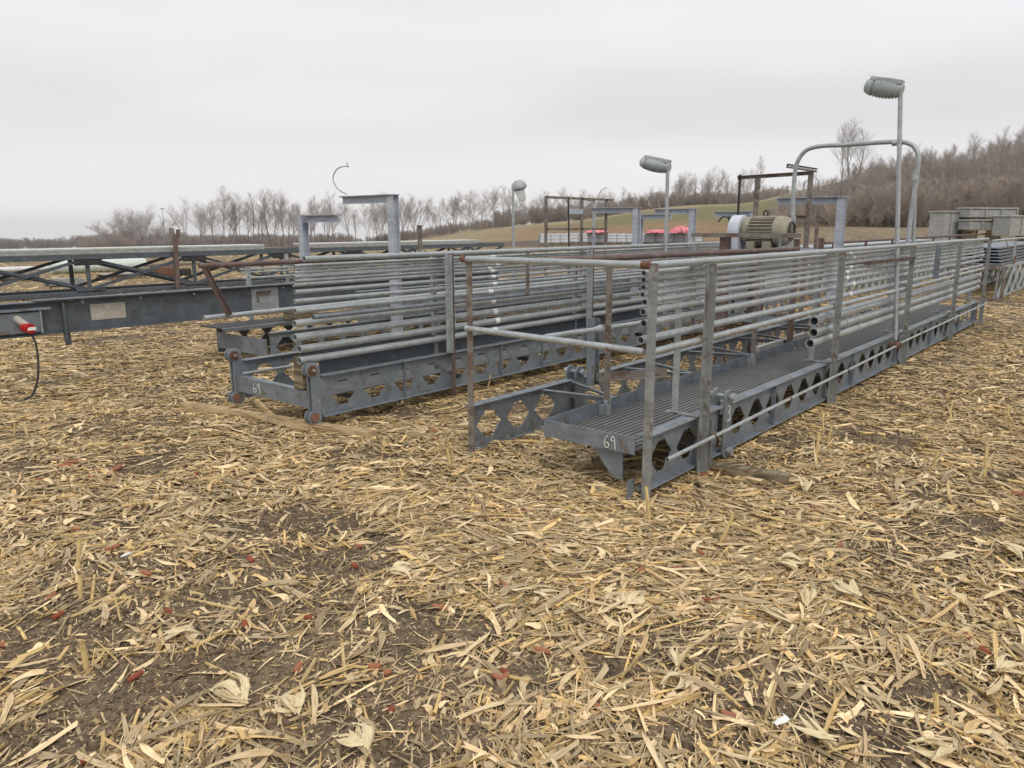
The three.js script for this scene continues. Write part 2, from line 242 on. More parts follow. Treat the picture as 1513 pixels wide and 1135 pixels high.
const ZR = -2.41, ZI = -3.2, ZL = -3.99;
{ // ---- catwalk with the lamp post
  const t = thing('catwalk', 'long steel catwalk with open tread deck, end rail and tall lamp pole rising beside it', 'catwalk', V(10, 0, -3.2));
  const yb = 0.066, yt = 0.415;
  castellated(t, 4.2, 5.3, ZR, yb, yt, 1, [], 0.1); castellated(t, 5.42, 16.0, ZR, yb, yt, 1, [6.35, 8.55, 10.3, 12.2, 14.2, 15.5], 0.1);
  castellated(t, 4.24, 5.6, ZL, 0.02, 0.375, 1, []); castellated(t, 5.74, 16.0, ZL, 0.02, 0.375, 1, [7.5, 9.4, 11.3]);
  for (const [x, z, dy] of [[5.36, ZR, 0], [5.67, ZL, -0.045]]) {                         // pinned joints
    for (const s of [-1, 1]) lugPlate(t, x, z + s * 0.05, 0.0 + 0.012, 0.545 + dy, 0.13, 0.014, M.slate);
    boltAt(t, x, 0.49 + dy, z - 0.085, z + 0.085, 0.017); boltAt(t, x, 0.07, z - 0.085, z + 0.085, 0.017);
  }
  chalk(t, [[[0, 1], [0.9, 0.95], [0.75, 0.62], [0.3, 0.55], [0.85, 0.4], [0.95, 0.1], [0, 0.02]]], (u, v) => V(5.335 + u * 0.05, 0.30 + v * 0.12, ZR + 0.061));
  // walking deck: tray of tread planks
  for (let i = 0; i < 4; i++) { const xs = [4.22, 7.1, 10.0, 12.9, 15.9]; const dk = part(t, 'deck_plate', box(xs[i] + 0.002, xs[i + 1] - 0.002, 0.306, 0.312, ZI + 0.006, ZR - 0.056), M.deck); const ribs = []; for (let j = 0; j < 15; j++) { const z = ZI + 0.04 + j * 0.046; ribs.push(box(xs[i] + 0.01, xs[i + 1] - 0.01, 0.3122, 0.319, z - 0.008, z + 0.008)); } part(dk, 'tread_ribs', ribs, M.deck).userData.kind = 'stuff'; }
  part(t, 'end_plate', box(4.19, 4.198, 0.285, 0.405, ZI - 0.01, ZR - 0.056), M.slate);
  chalk(t, [six.map(p => p), nineLoop, nineTail], (u, v) => V(4.186, 0.30 + v * 0.085, -2.70 + u * 0.085));
  part(t, 'gusset', new THREE.ExtrudeGeometry(new THREE.Shape([[0, 0], [0.24, 0], [0.24, -0.2], [0.16, -0.2]].map(p => new THREE.Vector2(p[0], p[1]))), { depth: 0.008, bevelEnabled: false }).rotateY(-Math.PI / 2).translate(4.24, 0.283, -2.82), M.slate);
  for (const [a, b] of [[4.2, 7.05], [7.06, 9.05], [9.1, 15.9]]) part(t, 'toe_plate', box(a, b, 0.27, 0.415, ZI - 0.002, ZI + 0.004), M.slate);
  for (let x = 5.15; x < 15; x += 1.35) {                                                 // outrigger brackets from deck to the far beam
    part(t, 'bracket', [angle(V(x, 0.40, ZI - 0.006), V(x, 0.372, ZL + 0.05), 0.045, V(0, -1, 0)), angle(V(x + 0.01, 0.40, ZI - 0.006), V(x + 0.42, 0.38, ZL + 0.05), 0.03, V(0, -1, 0))], M.slate);
    part(t, 'cross_angle', angle(V(x + 0.2, 0.07, ZR - 0.055), V(x + 0.2, 0.07, ZL + 0.05), 0.05, UP), M.slate);
  }
  // outer railing: galvanised inner angle + rust-edged outer angle at every post
  part(t, 'end_post', angle(V(4.16, 0.0, ZR + 0.022), V(4.16, 1.53, ZR + 0.022), 0.064, V(1, 0, 0), -1), M.post);
  part(t, 'foot', box(4.09, 4.165, 0.0, 0.14, ZR - 0.045, ZR - 0.037), M.slate);
  part(t, 'end_post', angle(V(4.20, 0.0, ZL + 0.03), V(4.20, 1.53, ZL + 0.03), 0.058, V(1, 0, 0), -1), M.rustPost);
  for (const x of [4.86, 7.67, 10.4, 13.27, 15.84]) {
    part(t, 'outer_post', angle(V(x + 0.055, 0.02, ZR + 0.062), V(x + 0.055, 1.5, ZR + 0.062), 0.05, V(1, 0, 0), -1, 0.05), M.rustPost);
    part(t, 'lug', angle(V(x + 0.125, 0.02, ZR + 0.058), V(x + 0.125, 0.40, ZR + 0.058), 0.045, V(-1, 0, 0), 1, 0.05), M.post);
    part(t, 'outer_post', angle(V(x + 0.045, 0.02, ZR + 0.066), V(x + 0.045, 1.5, ZR + 0.066), 0.055, V(-1, 0, 0), 1, 0.05), M.post);
    part(t, 'inner_post', angle(V(x - 0.02, 0.43, ZR - 0.145), V(x - 0.02, 1.48, ZR - 0.145), 0.06, V(1, 0, 0), -1, 0.05), M.galv);
    part(t, 'spacer', box(x - 0.02, x + 0.04, 1.475, 1.487, ZR - 0.145, ZR + 0.06), M.post); part(t, 'spacer', box(x - 0.02, x + 0.04, 0.43, 0.438, ZR - 0.2, ZR + 0.06), M.post);
  }
  part(t, 'hanger_angle', angle(V(11.85, 1.03, ZR + 0.05), V(11.85, 1.49, ZR + 0.05), 0.07, V(1, 0, 0), -1), M.slate);
  part(t, 'top_rail', rod(V(4.16, 1.515, ZR + 0.02), V(16.1, 1.508, ZR + 0.02), 0.024, 14), M.galv);
  part(t, 'mid_rail', rod(V(4.18, 0.975, ZR + 0.035), V(16.0, 1.0, ZR + 0.045), 0.0225, 14), M.galv);
  for (const x of [4.86, 7.67, 10.4, 13.27]) part(t, 'rail_sleeve', [rod(V(x - 0.02, 0.982, ZR + 0.045), V(x + 0.13, 0.982, ZR + 0.046), 0.0285, 12)], M.rustPost);
  part(t, 'end_top_rail', rod(V(4.17, 1.517, ZR), V(4.19, 1.516, ZL + 0.02), 0.0235, 14), M.galv);
  part(t, 'end_mid_rail', rod(V(4.17, 0.978, ZR), V(4.19, 0.998, ZL + 0.03), 0.022, 14), M.galv);
  for (const g of [rod(V(4.165, 1.516, ZR - 0.03), V(4.17, 1.517, ZR + 0.03), 0.0265, 12), rod(V(4.18, 1.516, ZL + 0.05), V(4.19, 1.516, ZL + 0.0), 0.0265, 12), rod(V(4.175, 0.979, -2.68), V(4.177, 0.98, -2.56), 0.0235, 12)]) part(t, 'rusted_weld', g, M.rust, 'rusty weld');
  // inner railing
  part(t, 'inner_top_rail', rod(V(4.19, 1.52, ZI), V(8.97, 1.492, ZI), 0.024, 14), M.primer);
  part(t, 'inner_mid_rail', [rod(V(4.18, 1.0, ZI), V(4.80, 0.985, ZI), 0.02, 12), rod(V(4.80, 0.985, ZI), V(4.88, 0.983, ZI), 0.02, 12, 0.034), rod(V(4.98, 0.98, ZI), V(5.05, 0.98, ZI), 0.034, 12, 0.02), rod(V(5.05, 0.98, ZI), V(7.75, 0.94, ZI), 0.02, 12)], M.galv);
  for (const x of [4.93, 7.74]) {
    part(t, 'inner_rail_post', [angle(V(x - 0.022, 0.40, ZI + 0.022), V(x - 0.022, x < 6 ? 1.5 : 1.46, ZI + 0.022), 0.052, V(1, 0, 0), -1)], M.rustPost);
    part(t, 'post_socket', [rod(V(x, 0.312, ZI + 0.04), V(x, 0.43, ZI + 0.04), 0.03, 12), box(x - 0.06, x - 0.05, 0.31, 0.4, ZI + 0.005, ZI + 0.05)], M.galv);
  }
}
{ // conduit clipped along the outer beam
  const t = thing('conduit', 'thin galvanized conduit clipped low along the outside of the catwalk beam with the lamp pole', 'conduit', V(10, 0.3, ZR + 0.14));
  part(t, 'pipe', hollow(V(4.24, 0.285, ZR + 0.155), V(9.9, 0.335, ZR + 0.125), 0.0145, 10), M.galv); part(t, 'pipe', rod(V(9.98, 0.345, ZR + 0.12), V(16.25, 0.36, ZR + 0.1), 0.0145, 10), M.galv);
  part(t, 'fitting', [rod(V(9.88, 0.335, ZR + 0.125), V(10.05, 0.345, ZR + 0.12), 0.032, 10), rod(V(9.96, 0.34, ZR + 0.03), V(9.96, 0.34, ZR + 0.17), 0.026, 8)], M.rust);
  for (const x of [4.93, 6.4, 8.0, 11.2]) part(t, 'clip', rod(V(x - 0.012, 0.287 + (x - 4.2) * 0.0085, ZR + 0.152 - (x - 4.2) * 0.005), V(x + 0.012, 0.287 + (x - 4.2) * 0.0085, ZR + 0.152 - (x - 4.2) * 0.005), 0.02, 10), M.rust);
}
// ---- pipes kept between the angles of that railing
const ord = ['first', 'second', 'third', 'fourth', 'fifth', 'sixth', 'seventh', 'eighth', 'ninth', 'tenth', 'eleventh', 'twelfth', 'thirteenth'];
function storedPipe(a, b, r, m, label, group, couplings) {
  const t = thing('conduit_pipe', label, 'pipe', a.clone().add(b).multiplyScalar(0.5), group);
  part(t, 'tube', hollow(a, b, r), m);
  if (couplings.length > 2) { const q = a.clone().lerp(b, couplings[0] + 0.07), d = b.clone().sub(a).normalize(); part(t, 'sticker', rod(q, q.clone().addScaledVector(d, 0.07), r * 1.03, 12), M.whiteLabel); }
  for (const f of couplings) { const p = a.clone().lerp(b, f), d = b.clone().sub(a).normalize(); part(t, 'coupling', rod(p.clone().addScaledVector(d, -0.035), p.clone().addScaledVector(d, 0.035), r * 1.16, 12), M.galv); }
}
{ const R = rng(5), H = [1.462, 1.420, 1.373, 1.328, 1.282, 1.219, 1.145, 1.042], D = [0.035, 0.036, 0.036, 0.035, 0.039, 0.045, 0.050, 0.050];
  H.forEach((h, i) => storedPipe(V(4.235 - (i > 6 ? 0.03 : 0) + R() * 0.01, h, ZR - 0.045 - R() * 0.02), V(16.05 + R() * 0.25, h + 0.005 - i * 0.002, ZR - 0.05), D[i] / 2, i % 3 === 1 ? M.galv : M.galv, `galvanized pipe, ${ord[i]} below the top rail of the catwalk with the lamp pole`, 'pipes racked in the railing of the lamp pole catwalk', [0.26 + 0.03 * R(), 0.52 + 0.04 * R(), 0.78]));
  [[7.46, 0.853], [7.47, 0.741], [7.39, 0.644]].forEach(([x, h], i) => storedPipe(V(x, h, ZR - 0.055), V(16.1, h + 0.01, ZR - 0.055 ), 0.046 - i * 0.001, M.galv, `thick galvanized pipe below the mid rail over the tread deck, ${['topmost', 'middle one', 'lowest'][i]} of three`, 'thick pipes over the tread deck', [0.05 + 0.06 * i, 0.55]));
}
{ const t = thing('strut', 'brown perforated strut laid across the railing beside the lamp pole', 'strut', V(10.2, 1.3, ZR));
  const a = gz(1245, 393, ZR - 0.1), b = gz(1353, 381, ZR + 0.1); part(t, 'bar', channel(a, b, 0.045, 0.03, UP), M.rustPost);
  for (let i = 0; i < 22; i++) { const p = a.clone().lerp(b, 0.04 + i * 0.042), n = V(0, 0, 1); part(t, 'slot', box(p.x - 0.012, p.x + 0.012, p.y - 0.008, p.y + 0.008, p.z - 0.003, p.z + 0.004), M.black); } }

// ---- left catwalk
const ZA = -5.5, ZB = -6.75;
{ const t = thing('catwalk', 'steel catwalk resting on a timber, its end lugs open, pipes racked in its railing', 'catwalk', V(9.5, 0, -6.1));
  castellated(t, 3.96, 15.3, ZA, 0.12, 0.474, 1, [4.92, 6.35, 7.1, 8.6, 10.4, 12.2]); castellated(t, 3.96, 15.3, ZB, 0.12, 0.474, 1, [6, 9]);
  for (const z of [ZA, ZB]) { for (const s of [-1, 1]) { lugPlate(t, 3.885, z + s * 0.028, 0.068, 0.60, 0.085, 0.014, M.slate); for (const y of [0.545, 0.128]) part(t, 'lug', rod(V(3.853, y, z + s * 0.0205), V(3.853, y, z + s * 0.0355), 0.06, 22), M.slate); part(t, 'boss', rod(V(3.853, 0.545, z + s * 0.036), V(3.853, 0.545, z + s * 0.052), 0.044, 16), M.rust, 'rusty round boss'); part(t, 'boss', rod(V(3.853, 0.128, z + s * 0.036), V(3.853, 0.128, z + s * 0.05), 0.042, 16), M.rust, 'rusty round boss'); } boltAt(t, 3.853, 0.545, z - 0.055, z + 0.055, 0.008);
    part(t, 'joint_block', box(3.90, 3.958, 0.14, 0.46, z - 0.018, z + 0.018), M.slate); }
  part(t, 'end_channel', [box(3.862, 3.87, 0.195, 0.345, ZB + 0.05, ZA - 0.05), box(3.87, 3.93, 0.337, 0.345, ZB + 0.05, ZA - 0.05)], M.slate);
  chalk(t, [six, nineLoop, nineTail], (u, v) => V(3.858, 0.225 + v * 0.09, -6.42 + u * 0.11));
  part(t, 'deck_plate', box(3.94, 9.0, 0.255, 0.261, -6.2, ZA - 0.1), M.deck); part(t, 'deck_plate', box(9.005, 15.2, 0.255, 0.261, -6.2, ZA - 0.1), M.deck);
  part(t, 'toe_plate', box(4.05, 15.2, 0.36, 0.66, ZA - 0.14, ZA - 0.132), M.darkSlate);
  part(t, 'toe_plate', box(4.25, 15.2, 0.25, 0.40, -6.25, -6.242), M.slate);
  for (let x = 4.5; x < 15; x += 1.35) part(t, 'cross_angle', angle(V(x, 0.14, ZA - 0.05), V(x, 0.14, ZB + 0.05), 0.05, UP), M.slate);
  for (const x of [5.5, 8.0, 10.8, 13.5]) {
    part(t, 'outer_post', angle(V(x + 0.03, 0.04, ZA + 0.062), V(x + 0.03, 1.49, ZA + 0.062), 0.055, V(1, 0, 0), -1, 0.05), M.primer);
    part(t, 'inner_post', angle(V(x + 0.02, 0.49, ZA + 0.058), V(x + 0.02, 1.48, ZA + 0.058), 0.055, V(-1, 0, 0), 1, 0.05), M.galv);
    part(t, 'rack_post', angle(V(x - 0.02, 0.30, ZA - 0.128), V(x - 0.02, 1.46, ZA - 0.128), 0.05, V(1, 0, 0), 1, 0.04), M.galv);
    part(t, 'rack_cleat', [box(x - 0.02, x + 0.03, 1.468, 1.48, ZA - 0.125, ZA + 0.06)], M.galv);
  }
  part(t, 'hanger_angle', angle(V(6.76, 1.0, ZA + 0.05), V(6.76, 1.47, ZA + 0.05), 0.05, V(1, 0, 0), -1), M.rustPost);
  part(t, 'top_rail', hollow(V(3.84, 1.492, ZA + 0.03), V(15.3, 1.48, ZA + 0.03), 0.024), M.galv);
  part(t, 'mid_rail', hollow(V(3.89, 1.0, ZA + 0.04), V(15.2, 0.99, ZA + 0.04), 0.021), M.slate);
  part(t, 'far_top_rail', rod(V(3.6, 1.405, ZB), V(15.2, 1.44, ZB), 0.024, 12), M.primer);
  part(t, 'far_mid_rail', hollow(V(3.6, 0.925, ZB), V(15.2, 0.985, ZB), 0.024), M.galv);
  part(t, 'end_brace', channel(V(3.63, 1.39, ZB + 0.02), V(3.84, 0.93, ZB + 0.025), 0.05, 0.03, V(1, 0, 0)), M.primer);
  for (const x of [6.9, 9.8, 12.6]) part(t, 'far_post', [channel(V(x, 0.48, ZB + 0.026), V(x, 1.395, ZB + 0.026), 0.06, 0.035, V(1, 0, 0))], M.galv);
  part(t, 'tie_rod', rod(V(3.9, 0.365, ZB + 0.09), V(7.5, 0.365, ZB + 0.09), 0.014, 10), M.galv);
}
{ const R = rng(15), H = [1.433, 1.407, 1.376, 1.342, 1.308, 1.276, 1.214, 1.136, 1.053, 0.946, 0.826, 0.722, 0.622], D = [0.026, 0.024, 0.027, 0.029, 0.027, 0.038, 0.038, 0.040, 0.046, 0.064, 0.068, 0.066, 0.064];
  H.forEach((h, i) => storedPipe(V(3.80 + R() * 0.02 - i * 0.003 + (i > 10 ? 0.04 : 0), h, ZA - 0.06 - (i > 8 ? 0.015 : 0.01 * R())), V(15.3 + R() * 0.2, h + 0.01, ZA - 0.06 ), D[i] / 2, i % 4 === 2 ? M.galv : M.galv, `${i > 8 ? 'thick' : 'thin'} galvanized pipe, ${ord[i]} below the top rail of the catwalk on the timber`, 'pipes racked along the catwalk on the timber', [0.14 + 0.01 * R(), 0.42 + 0.02 * R(), 0.7])); }
{ const t = thing('wood_plank', 'weathered wood plank leaning under the pipes at the end of the catwalk on the timber', 'plank', V(3.98, 0.27, -5.68));
  const g = new RoundedBoxGeometry(0.06, 0.30, 0.13, 1, 0.008); g.rotateX(-0.14).rotateZ(-0.14).translate(3.90, 0.49, -5.70); part(t, 'board', g, M.oldwood); }
{ const t = thing('timber', 'split pale timber on the ground under the joint lugs of the catwalk', 'timber', V(3.85, 0, -6));
  const a = V(3.56, 0.03, -7.2), b = V(4.0, 0.032, -4.88), m = a.clone().lerp(b, 0.52);
  part(t, 'beam', [profile(a, b, [[-0.035, -0.06], [0.035, -0.06], [0.04, 0.05], [-0.035, 0.055]], UP)], M.timber);
  part(t, 'splinter', [profile(m, b.clone().lerp(a, 0.24).add(V(-0.08, 0.0, 0.02)), [[-0.02, 0.03], [0.045, 0.03], [0.06, 0.075], [0.0, 0.08]], UP), profile(m.clone().add(V(0, 0.03, 0.02)), m.clone().add(V(0.05, 0.14, -0.36)), [[-0.015, 0], [0.02, 0], [0.012, 0.03], [-0.015, 0.035]], XX)], M.timber); }
{ const t = thing('timber', 'flat timber block under the pinned joint of the catwalk with the lamp pole', 'timber', V(5.1, 0, -2));
  part(t, 'beam', profile(V(4.98, 0.03, -2.62), V(5.12, 0.03, -1.78), [[-0.025, -0.05], [0.03, -0.05], [0.03, 0.05], [-0.025, 0.05]], UP), M.oldwood); }
console.log('catwalks done');
//@@MORE@@
// ---------------------------------------------------------------- the catwalk further back and the beams on it
{ const t = thing('catwalk', 'low catwalk frame under the dark deep beam, beyond the pipe racks', 'catwalk', V(10.5, 0, -9.2));
  castellated(t, 5.45, 16.5, -8.6, 0.06, 0.42, 1, [7, 9.5, 12]); castellated(t, 5.45, 16.5, -9.9, 0.06, 0.42, 1, []);
  part(t, 'end_channel', box(5.43, 5.44, 0.12, 0.34, -9.85, -8.65), M.slate);
  part(t, 'deck_plate', box(5.2, 16.4, 0.44, 0.452, -9.86, -9.3), M.black); part(t, 'edge_angle', angle(V(5.2, 0.452, -9.28), V(16.4, 0.452, -9.28), 0.05, V(0, -1, 0)), M.galv);
  for (const x of [6, 8.6, 11.2, 13.8]) part(t, 'rail_post', angle(V(x, 0.44, -9.92), V(x, 1.25, -9.92), 0.05, XX), M.galv);
  part(t, 'top_rail', rod(V(5.6, 1.25, -9.92), V(16.4, 1.27, -9.92), 0.024, 10), M.galv); part(t, 'mid_rail', rod(V(5.6, 0.86, -9.92), V(16.4, 0.87, -9.92), 0.022, 10), M.galv);
}
{ const t = thing('steel_beam', 'deep dark grey steel beam carrying a beige plate and a red plug', 'beam', V(6, 0.6, -9.1));
  const z = -9.1, y0 = 0.64, y1 = 0.972;
  part(t, 'web', box(0.6, 10.5, y0, y1, z - 0.006, z + 0.006), M.darkSlate);
  part(t, 'flange', rbox(0.6, 10.5, y1, y1 + 0.014, z - 0.07, z + 0.07), M.darkSlate); part(t, 'flange', rbox(0.6, 10.5, y0 - 0.014, y0, z - 0.06, z + 0.05), M.darkSlate);
  part(t, 'cover_strip', rbox(gz(48, 441, z).x, 10.5, y1 + 0.016, y1 + 0.032, z - 0.05, z + 0.10), M.darkSlate);
  part(t, 'stiffener', box(3.22, 3.24, y0 - 0.09, y1 - 0.005, z + 0.006, z + 0.075), M.darkSlate);
  part(t, 'stub_leg', angle(V(3.24, 0.50, z + 0.02), V(3.24, y0 - 0.015, z + 0.02), 0.05, XX), M.darkSlate);
  const a = gz(133, 450, z + 0.02), b = gz(187, 469, z + 0.02); part(t, 'beige_plate', box(a.x, b.x, b.y, a.y, z + 0.008, z + 0.012), M.beige);
  for (const px of [121, 207, 286, 418]) { const p = gz(px, 447 - px * 0.08, z + 0.05); part(t, 'bolt', rod(V(p.x, y1 - 0.02, z), V(p.x, y1 - 0.02, z + 0.05), 0.016, 8), M.galv); }
  const c = gz(58, 478, z + 0.03); part(t, 'bracket_box', [box(2.55, c.x, y0 + 0.03, y1 - 0.09, z + 0.007, z + 0.06)], M.slate); part(t, 'box_lip', box(c.x, c.x + 0.014, y0 + 0.02, y1 - 0.08, z + 0.007, z + 0.08), M.galv);
  part(t, 'conduit_bar', box(2.0, 3.1, y1 - 0.07, y1 - 0.045, z + 0.007, z + 0.09), M.slate);
  const rp = gz(392, 432, z + 0.02); part(t, 'primer_patch', box(rp.x - 0.2, rp.x + 0.2, y0 + 0.03, y1 - 0.01, z + 0.0065, z + 0.0085), M.galv, 'bare grey patch'); part(t, 'rust_stain', box(rp.x - 0.13, rp.x + 0.09, y1 - 0.12, y1 - 0.05, z + 0.0088, z + 0.0098), M.rustPost, 'rusty patch'); part(t, 'rust_stain', box(rp.x - 0.13, rp.x - 0.09, y1 - 0.2, y1 - 0.12, z + 0.0088, z + 0.0098), M.rustPost, 'rusty patch');
  for (const x of [6.4, 9.4]) part(t, 'support_block', box(x - 0.07, x + 0.07, 0.453, y0 - 0.015, -9.6, -8.95), M.oldwood);
  part(t, 'support_block', box(1.0, 1.25, 0.0, y0 - 0.015, -9.35, -8.85), M.oldwood);
  const p0 = gz(28, 472, z + 0.14), p1 = gz(41, 485, z + 0.22); const plug = part(t, 'plug', rod(V(p0.x, p0.y, z + 0.06), V(p1.x, p1.y, z + 0.30), 0.036, 14), M.beige); part(plug, 'red_collar', rod(V(p1.x - 0.02, p1.y + 0.01, z + 0.2), V(p1.x, p1.y, z + 0.31), 0.05, 16), M.red); part(plug, 'white_label', box(p1.x - 0.035, p1.x + 0.045, p1.y - 0.016, p1.y + 0.018, z + 0.312, z + 0.316), M.whiteLabel);
  part(t, 'cable', bent([V(p1.x + 0.01, p1.y - 0.05, z + 0.27), V(p1.x + 0.03, p1.y - 0.18, z + 0.3), V(p1.x + 0.02, 0.3, z + 0.3), V(p1.x - 0.02, 0.12, z + 0.28), V(p1.x - 0.07, 0.03, z + 0.26), V(p1.x - 0.13, 0.015, z + 0.28)], 0.011), M.black);
}
{ const t = thing('steel_beam', 'slate blue solid trough panel lying behind the racked pipes on the low catwalk frame', 'beam', V(10, 0.44, -8.62));
  part(t, 'web', box(6.9, 15, 0.436, 0.85, -8.625, -8.615), M.slate); part(t, 'flange', rbox(6.9, 15, 0.85, 0.862, -8.68, -8.55), M.slate); part(t, 'flange', rbox(6.9, 15, 0.432, 0.436, -8.655, -8.56), M.slate); for (const x of [8, 9.8, 11.6, 13.4]) part(t, 'stiffener', box(x, x + 0.01, 0.437, 0.849, -8.614, -8.58), M.slate); }
// L-shaped supports: wide-flange post with an arm across, some with a strap hook
const iSec = (w, d, t = 0.008) => [[-d / 2, -w / 2], [-d / 2 + t, -w / 2], [-d / 2 + t, -t / 2], [d / 2 - t, -t / 2], [d / 2 - t, -w / 2], [d / 2, -w / 2], [d / 2, w / 2], [d / 2 - t, w / 2], [d / 2 - t, t / 2], [-d / 2 + t, t / 2], [-d / 2 + t, w / 2], [-d / 2, w / 2]];
function elbow(top, armEnd, y0, label, hooks = [], w = 0.12) {
  const t = thing('pipe_support', label, 'pipe support', V(top.x, y0, top.z), 'light blue grey pipe supports');
  part(t, 'post', profile(V(top.x, y0, top.z), V(top.x, top.y - 0.012, top.z), iSec(w, w), XX), M.bluegrey);
  part(t, 'arm', profile(V(top.x, top.y - 0.062, top.z + (armEnd.z < top.z ? -w / 2 - 0.001 : w / 2 + 0.001)), V(top.x, top.y - 0.062, armEnd.z), iSec(0.1, 0.1), UP), M.bluegrey);
  part(t, 'cap_plate', box(top.x - 0.085, top.x + 0.085, top.y - 0.011, top.y, Math.min(top.z + w / 2, armEnd.z), Math.max(top.z + w / 2, armEnd.z)), M.bluegrey);
  for (const h of hooks) part(t, 'strap_hook', bent(h.map(([px, py]) => gx(px, py, top.x)), 0.009, 30, 6), M.lampGrey);
}
{ const e = (px, py, z, ex, y0, label, hooks) => { const p = gz(px, py, z); elbow(p, gx(ex, py, p.x), y0, label, hooks); };
  e(580, 287, -8.38, 506, 0.05, 'light blue grey elbow support with a curled strap, standing behind the racked pipes', [[[512, 287], [498, 278], [492, 264], [497, 251], [507, 246], [515, 246]], [[514, 247], [513, 240]]]);
  e(447, 318, -10.6, 499, 0.0, 'light blue grey elbow support whose arm reaches towards the one with the curled strap', []);
  e(941, 306, -8.4, 873, 0.05, 'light blue grey elbow support beside the dark open box frame', [[[887, 304], [884, 292], [889, 281], [897, 277]], [[880, 303], [893, 302]]]);
  e(946, 317, -10.3, 993, 0.0, 'light blue grey elbow support showing only its arm behind another support post', []);
  e(1024, 308, -8.0, 968, 0.05, 'light blue grey elbow support in front of the red heap', [[[974, 307], [974, 296], [981, 289]], [[961, 306], [958, 297], [962, 292]]]);
  e(1245, 290, -3.95, 1150, 0.39, 'light blue grey elbow support standing on the catwalk beside the big hoop', [[[1187, 289], [1187, 276], [1192, 267], [1197, 265]], [[1206, 263], [1210, 270], [1213, 281]]]);
  e(1114, 312, -6.72, 1057, 0.49, 'light blue grey elbow support just left of the motor, its arm behind the guard', []); }
{ const t = thing('pipe_support', 'slate elbow support laid upside down on the catwalk frame beside the tread deck', 'pipe support', V(5.4, 0.4, -3.62), 'light blue grey pipe supports');
  part(t, 'post', profile(V(5.44, 0.40, -3.64), V(5.44, 0.98, -3.64), iSec(0.08, 0.08), XX), M.slate); part(t, 'arm', angle(V(5.46, 0.44, -3.62), V(6.02, 0.44, -3.24), 0.07, UP), M.rustPost); }
// dark open box frame
{ const t = thing('box_frame', 'dark rusty open box frame standing on the low catwalk', 'frame', V(13, 0.4, -9.4));
  const A = gz(808, 291, -9.2), B = gz(861, 290, -9.2), C = gz(879, 293, -9.7), D = gz(897, 293, -9.2), y = 2.33, leg = (p, n) => part(t, n, channel(V(p.x, 0.45, p.z), V(p.x, y, p.z), 0.06, 0.035, XX), M.rustPost);
  for (const p of [A, B, D]) leg(p, 'post'); part(t, 'post', channel(V(C.x, 0.45, C.z), V(C.x, y, C.z), 0.06, 0.035, XX), M.bluegrey);
  part(t, 'top_bar', angle(V(A.x, y, A.z), V(D.x + 0.25, y, D.z), 0.05, V(0, -1, 0)), M.rustPost); part(t, 'top_bar', angle(V(B.x, y, B.z), V(C.x, y, C.z), 0.05, V(0, -1, 0)), M.rustPost);
  part(t, 'mid_bar', angle(V(A.x, 1.72, A.z), V(D.x, 1.72, D.z), 0.045, V(0, -1, 0)), M.rustPost);
  const E2 = gz(852, 290, -9.0); part(t, 'rod', rod(V(E2.x, 0.45, -9.15), V(E2.x, y, -9.2), 0.016, 8), M.black); part(t, 'gusset', box(E2.x, B.x, 2.0, 2.1, -9.19, -9.185), M.bluegrey); }
// ---------------------------------------------------------------- lamps
function ribLamp(label, foot, top, headEnd, r) {
  const t = thing('lamp_post', label, 'lamp post', foot);
  part(t, 'pole', rod(foot, top, 0.026, 12), M.galv);
  const d = headEnd.clone().sub(top), L = d.length() + 0.03; d.normalize();
  const P = []; const N = 96; for (let i = 0; i <= N; i++) { const u = i / N, env = Math.pow(Math.sin(Math.PI * Math.min(0.985, Math.max(0.02, u * 0.94 + 0.03))), 0.26); const cut = u > 0.74 && u < 0.79 ? 0.8 : 1, rib = u > 0.06 && u < 0.74 ? 1 - 0.15 * Math.pow(0.5 + 0.5 * Math.cos(u * 2 * Math.PI * 12), 0.6) : 1; P.push(new THREE.Vector2(r * env * rib * cut, u * L)); }
  P[0].x = 0.001; P[N].x = 0.001;
  const c = top.clone().addScaledVector(UP, -r * 0.66);
  const a = c.clone().addScaledVector(d, -0.03), hd = part(t, 'lamp_head', new THREE.LatheGeometry(P, 28).applyMatrix4(frameOf(a, a.clone().add(d))), M.lampGrey);
  const m = frameOf(top, top.clone().add(d), UP); part(hd, 'mount_plate', new RoundedBoxGeometry(0.06, L * 0.84, r * 1.3, 1, 0.015).translate(r * 0.12, L * 0.37, 0).applyMatrix4(m), M.lampGrey);
  part(t, 'bracket', rod(top.clone().addScaledVector(UP, -0.10), top.clone().addScaledVector(UP, r * 0.3), 0.034, 10), M.galv);
}
{ const foot = V(9.98, 0.40, ZR + 0.09), top = gx(1331, 124, 10.0); ribLamp('tall galvanized pole with a ribbed grey lamp head, rising from the tread deck catwalk', foot, top, gx(1280, 117, 10.0), 0.112);
  const f2 = V(9.9, 0.5, ZA + 0.09), t2 = gz(985, 240, ZA + 0.05); t2.x = 9.93; ribLamp('shorter pole with a ribbed grey lamp head on the catwalk resting on the timber', f2, t2, gx(948, 232, 9.93), 0.102); }
